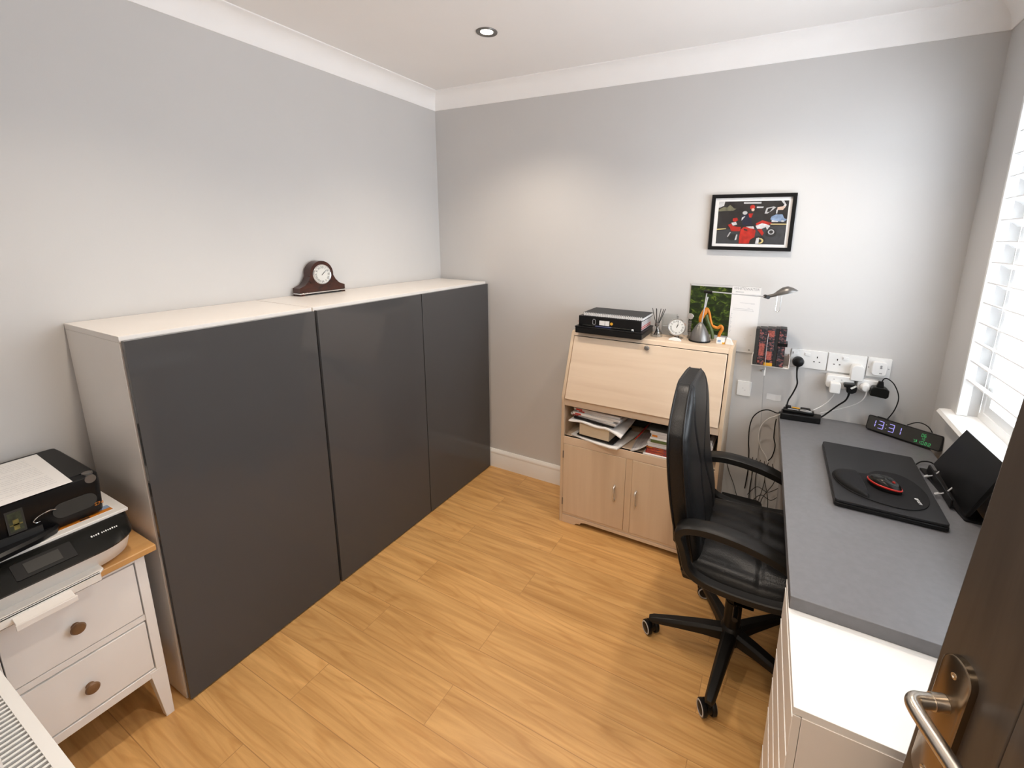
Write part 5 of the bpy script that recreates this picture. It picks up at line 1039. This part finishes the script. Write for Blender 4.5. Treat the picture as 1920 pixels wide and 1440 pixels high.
c = MB(); c.hexa([t0-nn_*0.0003+(t0-b0).normalized()*0.0005, t1-nn_*0.0003+(t0-b0).normalized()*0.0005, t1+nn_*0.008+(t0-b0).normalized()*0.0005, t0+nn_*0.008+(t0-b0).normalized()*0.0005]+[p+(t0-b0).normalized()*0.0015 for p in (t0-nn_*0.0003, t1-nn_*0.0003, t1+nn_*0.008, t0+nn_*0.008)]); build('edge', c, 'grey_plastic', pnl, label='thin grey top edge')
wc = thing('webcam', 'small rounded black device behind the black panel', 'webcam', (2.630, -0.84, DT))
build('foot', MB().lathe([(0, 0), (0.020, 0), (0.021, 0.004), (0.012, 0.008), (0, 0.008)], (2.630, -0.840, DT)), 'black_plastic', wc, smooth=True)
build('body', MB().sphere((2.630, -0.840, DT+0.028), 0.021, (1, 1.2, 1)), 'black_plastic', wc, smooth=True)
cb = MB().tube([(2.548, -0.372, DT+0.0035), (2.575, -0.34, DT+0.012), (2.605, -0.335, DT+0.014), (2.625, -0.355, DT+0.004)], 0.0025, 8)
solo('cable', cb, 'black_plastic', 'short black lead between laptop and document stand', 'cable', smooth=True)

# ------------------------------------------------------------------ office chair (local frame: x forward)
oc_ = thing('office_chair', 'black leather executive chair on castors tucked in at the desk', 'chair', (2.005, -0.765, 0), rotz=math.radians(0))
K = {'world': False}
for k in range(5):
    a_ = math.radians(191+72*k); dv = Vector((math.cos(a_), math.sin(a_), 0)); pv = Vector((-dv.y, dv.x, 0)); R = []
    for t_, w_, zt, zb in ((0.02, 0.026, 0.125, 0.075), (0.10, 0.023, 0.118, 0.078), (0.20, 0.020, 0.104, 0.074), (0.285, 0.017, 0.090, 0.068), (0.303, 0.012, 0.084, 0.070)):
        c0 = dv*t_; R.append([c0+pv*w_*s1+Vector((0, 0, z3)) for s1, z3 in ((-1, zb), (1, zb), (1, zt-0.012), (0.6, zt), (-0.6, zt), (-1, zt-0.012))])
    lg = build('base_leg', MB().rings(R), 'arm', oc_, bevel=0.003, **K)
    cc_ = dv*0.287; sw_ = math.radians((35, -50, 80, 20, -20)[k]); ax = Vector((math.cos(a_+sw_), math.sin(a_+sw_), 0)); fw_ = Vector((-ax.y, ax.x, 0))*0.012; ce = cc_-fw_
    c = MB(); c.cyl(cc_+Vector((0, 0, 0.045)), cc_+Vector((0, 0, 0.075)), 0.007, n=12)
    c.cyl(ce-ax*0.008+Vector((0, 0, 0.034)), ce+ax*0.008+Vector((0, 0, 0.034)), 0.024, n=20); 
    cst = build('castor', c, 'black_plastic', lg, smooth=True, **K)
    for s1 in (-1, 1):
        p0 = ce+ax*s1*0.009+Vector((0, 0, 0.0285)); c = MB(); c.lathe([(0, 0), (0.026, 0), (0.0282, 0.003), (0.0282, 0.013), (0.025, 0.016), (0.021, 0.0165), (0.0, 0.0165)], p0, ax*s1, 28); wh = build('wheel', c, 'black_plastic', cst, smooth=True, **K) if False else None
        M_ = MB(); M_.lathe([(0, 0), (0.026, 0), (0.0282, 0.003), (0.0282, 0.013), (0.025, 0.016)], p0, ax*s1, 28); M_.m = 1; M_.lathe([(0.0255, 0.0155), (0.024, 0.0172), (0.0205, 0.0172), (0.020, 0.0155)], p0, ax*s1, 28); M_.m = 0; M_.lathe([(0.021, 0.0150), (0.018, 0.0168), (0, 0.0168)], p0, ax*s1, 28)
        build('wheel', M_, ['black_plastic', 'grey_plastic'], cst, smooth=True, **K)
c = MB(); c.lathe([(0, 0.070), (0.045, 0.072), (0.047, 0.10), (0.036, 0.13), (0.030, 0.135), (0.030, 0.24), (0.026, 0.242), (0.026, 0.32), (0.021, 0.322), (0.021, 0.40), (0, 0.40)], (0, 0, 0), n=28); build('gas_column', c, 'arm', oc_, smooth=True, **K)
c = MB(); c.box(-0.09, 0.11, -0.075, 0.075, 0.400, 0.447); c.box(-0.16, -0.08, -0.035, 0.035, 0.405, 0.425); mech = build('mechanism', c, 'black_plastic', oc_, bevel=0.006, **K)
c = MB(); c.tube([(0.02, -0.07, 0.395), (0.02, -0.14, 0.385), (0.01, -0.22, 0.375)], 0.005, 8); c.tube([(0.01, -0.20, 0.377), (0.01, -0.245, 0.372)], 0.009, 10, 0); build('height_lever', c, 'black_plastic', mech, smooth=True, **K)
c = MB(); c.box(-0.085, -0.03, -0.16, -0.07, 0.34, 0.37); build('tension_knob', MB().cyl((0.09, 0, 0.34), (0.09, 0, 0.39), 0.022), 'black_plastic', mech, smooth=True, **K)
# seat cushion
def pillow(fn, nu=28, nv=28):
    top = []; bot = []
    for j in range(nv+1):
        for i in range(nu+1):
            u = -1+2*i/nu; v = -1+2*j/nv; p, q = fn(u, v); top.append(p); bot.append(q)
    n = len(top); W_ = nu+1; fs = []
    for j in range(nv):
        for i in range(nu): k = j*W_+i; fs.append((k, k+1, k+W_+1, k+W_)); fs.append((n+k, n+k+W_, n+k+W_+1, n+k+1))
    bd_ = [i for i in range(W_)]+[j*W_+nu for j in range(1, nv+1)]+[nv*W_+i for i in range(nu-1, -1, -1)]+[j*W_ for j in range(nv-1, 0, -1)]
    for i in range(len(bd_)): p, q = bd_[i], bd_[(i+1) % len(bd_)]; fs.append((p, n+p, n+q, q))
    return MB().add(top+bot, fs)
def sq(u, v):      # square to rounded square
    k = 0.30; return u*math.sqrt(1-k*v*v/2), v*math.sqrt(1-k*u*u/2)
def seatf(u, v):
    a_, b2 = sq(u, v); x_ = 0.055+0.245*a_; y_ = 0.245*b2
    e = max(abs(u), abs(v)); rim = max(0, (1-e**7))**0.5
    fold = 0.0035*math.sin(v*17+2.2*math.sin(u*3))*(1-u*u*0.5)*rim*(1 if abs(v) < .8 else .3)
    seam = -0.006*math.exp(-((u-0.05)/0.022)**2)-0.006*math.exp(-((u-0.74)/0.022)**2)-0.003*math.exp(-((abs(v)-0.80)/0.02)**2)
    zt = 0.472+0.052*rim+0.008*(1-v*v)*(1-u*u)+fold+seam*rim
    zt -= 0.020*max(0, u-0.6)**1.3*2
    return (x_, y_, zt), (x_*0.97, y_*0.96, 0.446+0.006*(e**6))
build('seat', pillow(seatf, 60, 60), 'leather', oc_, smooth=True, **K)
# backrest
def bw(z):
    T = [(0.42, 0.195), (0.50, 0.212), (0.60, 0.222), (0.72, 0.236), (0.84, 0.247), (0.91, 0.250), (0.955, 0.243), (1.00, 0.212), (1.04, 0.172), (1.073, 0.130), (1.083, 0.108)]
    for (a_, wa), (b2, wb) in zip(T, T[1:]):
        if z <= b2: t = (z-a_)/(b2-a_); return wa+(wb-wa)*t
    return T[-1][1]
def bx_(z): t = (z-0.42)/0.685; return -0.165 - 0.085*t + 0.035*math.sin(PI*t)*-0.6      # rear surface
Z0b, Z1b = 0.42, 1.083
def backf(u, v):
    z_ = Z0b+(Z1b-Z0b)*(v+1)/2; y_ = bw(z_)*u
    e = abs(u); ez = max(0, abs(v)); rim = (max(0, 1-e**9)*max(0, 1-ez**16))**0.45
    t_ = 0.040+0.012*(1-((z_-0.75)/0.36)**2)
    zc = (z_-0.42)/0.685
    front = bx_(z_)+t_+0.020*rim + 0.012*math.exp(-((z_-0.60)/0.10)**2)*rim
    d1 = abs((abs(u)*0.20)-(0.030+0.45*max(0, z_-0.78)))
    sm_ = 0
    if z_ > 0.775: sm_ = math.exp(-(d1/0.006)**2)
    else: sm_ = math.exp(-((abs(u)*0.20-0.030-0.28*(0.775-z_))/0.006)**2)
    front -= 0.006*sm_*rim
    return (front, y_, z_), (bx_(z_)+0.004*(1-e**4)*-1, y_*0.99, z_)
bk0 = build('backrest', pillow(backf, 70, 80), 'leather', oc_, smooth=True, **K)
c = MB()
for off in (0.041, 0.002):
    loop = []
    zs_ = [Z0b+0.01+(Z1b-Z0b-0.012)*k/26 for k in range(27)]
    tt = lambda z: (0.040+0.012*(1-((z-0.75)/0.36)**2))
    L1 = [(bx_(z)+(tt(z)+0.001 if off > .01 else 0.003), -bw(z)*1.003, z) for z in zs_]; L2 = [(p[0], -p[1], p[2]) for p in reversed(L1)]
    c.tube(L1+L2, 0.0035, 7, 0, closed=True)
build('piping', c, 'leather', bk0, smooth=True, **K)
# rear bracket from mechanism up behind the back
c = MB(); R = []
for x_, z_ in ((-0.13, 0.405), (-0.185, 0.40), (-0.215, 0.43), (-0.222, 0.50), (-0.226, 0.62)): R.append([(x_, -0.035, z_), (x_-0.004, 0.035, z_), (x_-0.018, 0.035, z_+0.004), (x_-0.018, -0.035, z_+0.004)])
c.rings(R); build('back_bracket', c, 'arm', oc_, bevel=0.002, **K)
# arm loops
def armloop(sy):
    P_ = [(-0.170, 0.600), (-0.180, 0.635), (-0.160, 0.662), (-0.100, 0.674), (-0.020, 0.670), (0.060, 0.655), (0.130, 0.628), (0.180, 0.590), (0.200, 0.545), (0.190, 0.515), (0.160, 0.492), (0.105, 0.480), (0.020, 0.476), (-0.060, 0.480), (-0.115, 0.494), (-0.145, 0.520), (-0.158, 0.560)]
    Q = smooth_loop(P_, 4); k = len(Q); R = []
    for i, p in enumerate(Q):
        tg_ = Vector((Q[(i+1) % k][0]-Q[i-1][0], 0, Q[(i+1) % k][1]-Q[i-1][1])).normalized(); nr = Vector((-tg_.z, 0, tg_.x))
        topf = max(0, min(1, (p[1]-0.59)/0.06)); hw_ = 0.017+0.013*topf; th_ = 0.0125+0.002*topf
        yc = sy*(0.262); c0 = Vector((p[0], yc, p[1]))
        R.append([c0+Vector((0, hw_*s1, 0))+nr*th_*s2 for s1, s2 in ((-1, -0.7), (-0.8, -1), (0.8, -1), (1, -0.7), (1, 0.7), (0.8, 1), (-0.8, 1), (-1, 0.7))])
    return MB().rings(R, closed=True)
for sy in (-1, 1): build('armrest', armloop(sy), 'arm', oc_, smooth=True, **K)
c = MB()
for sy in (-1, 1): c.box(0.0, 0.06, min(sy*0.06, sy*0.25), max(sy*0.06, sy*0.25), 0.430, 0.446); c.box(0.0, 0.06, min(sy*0.235, sy*0.25), max(sy*0.235, sy*0.25), 0.430, 0.470)
build('arm_bracket', c, 'black_plastic', oc_, bevel=0.002, **K)
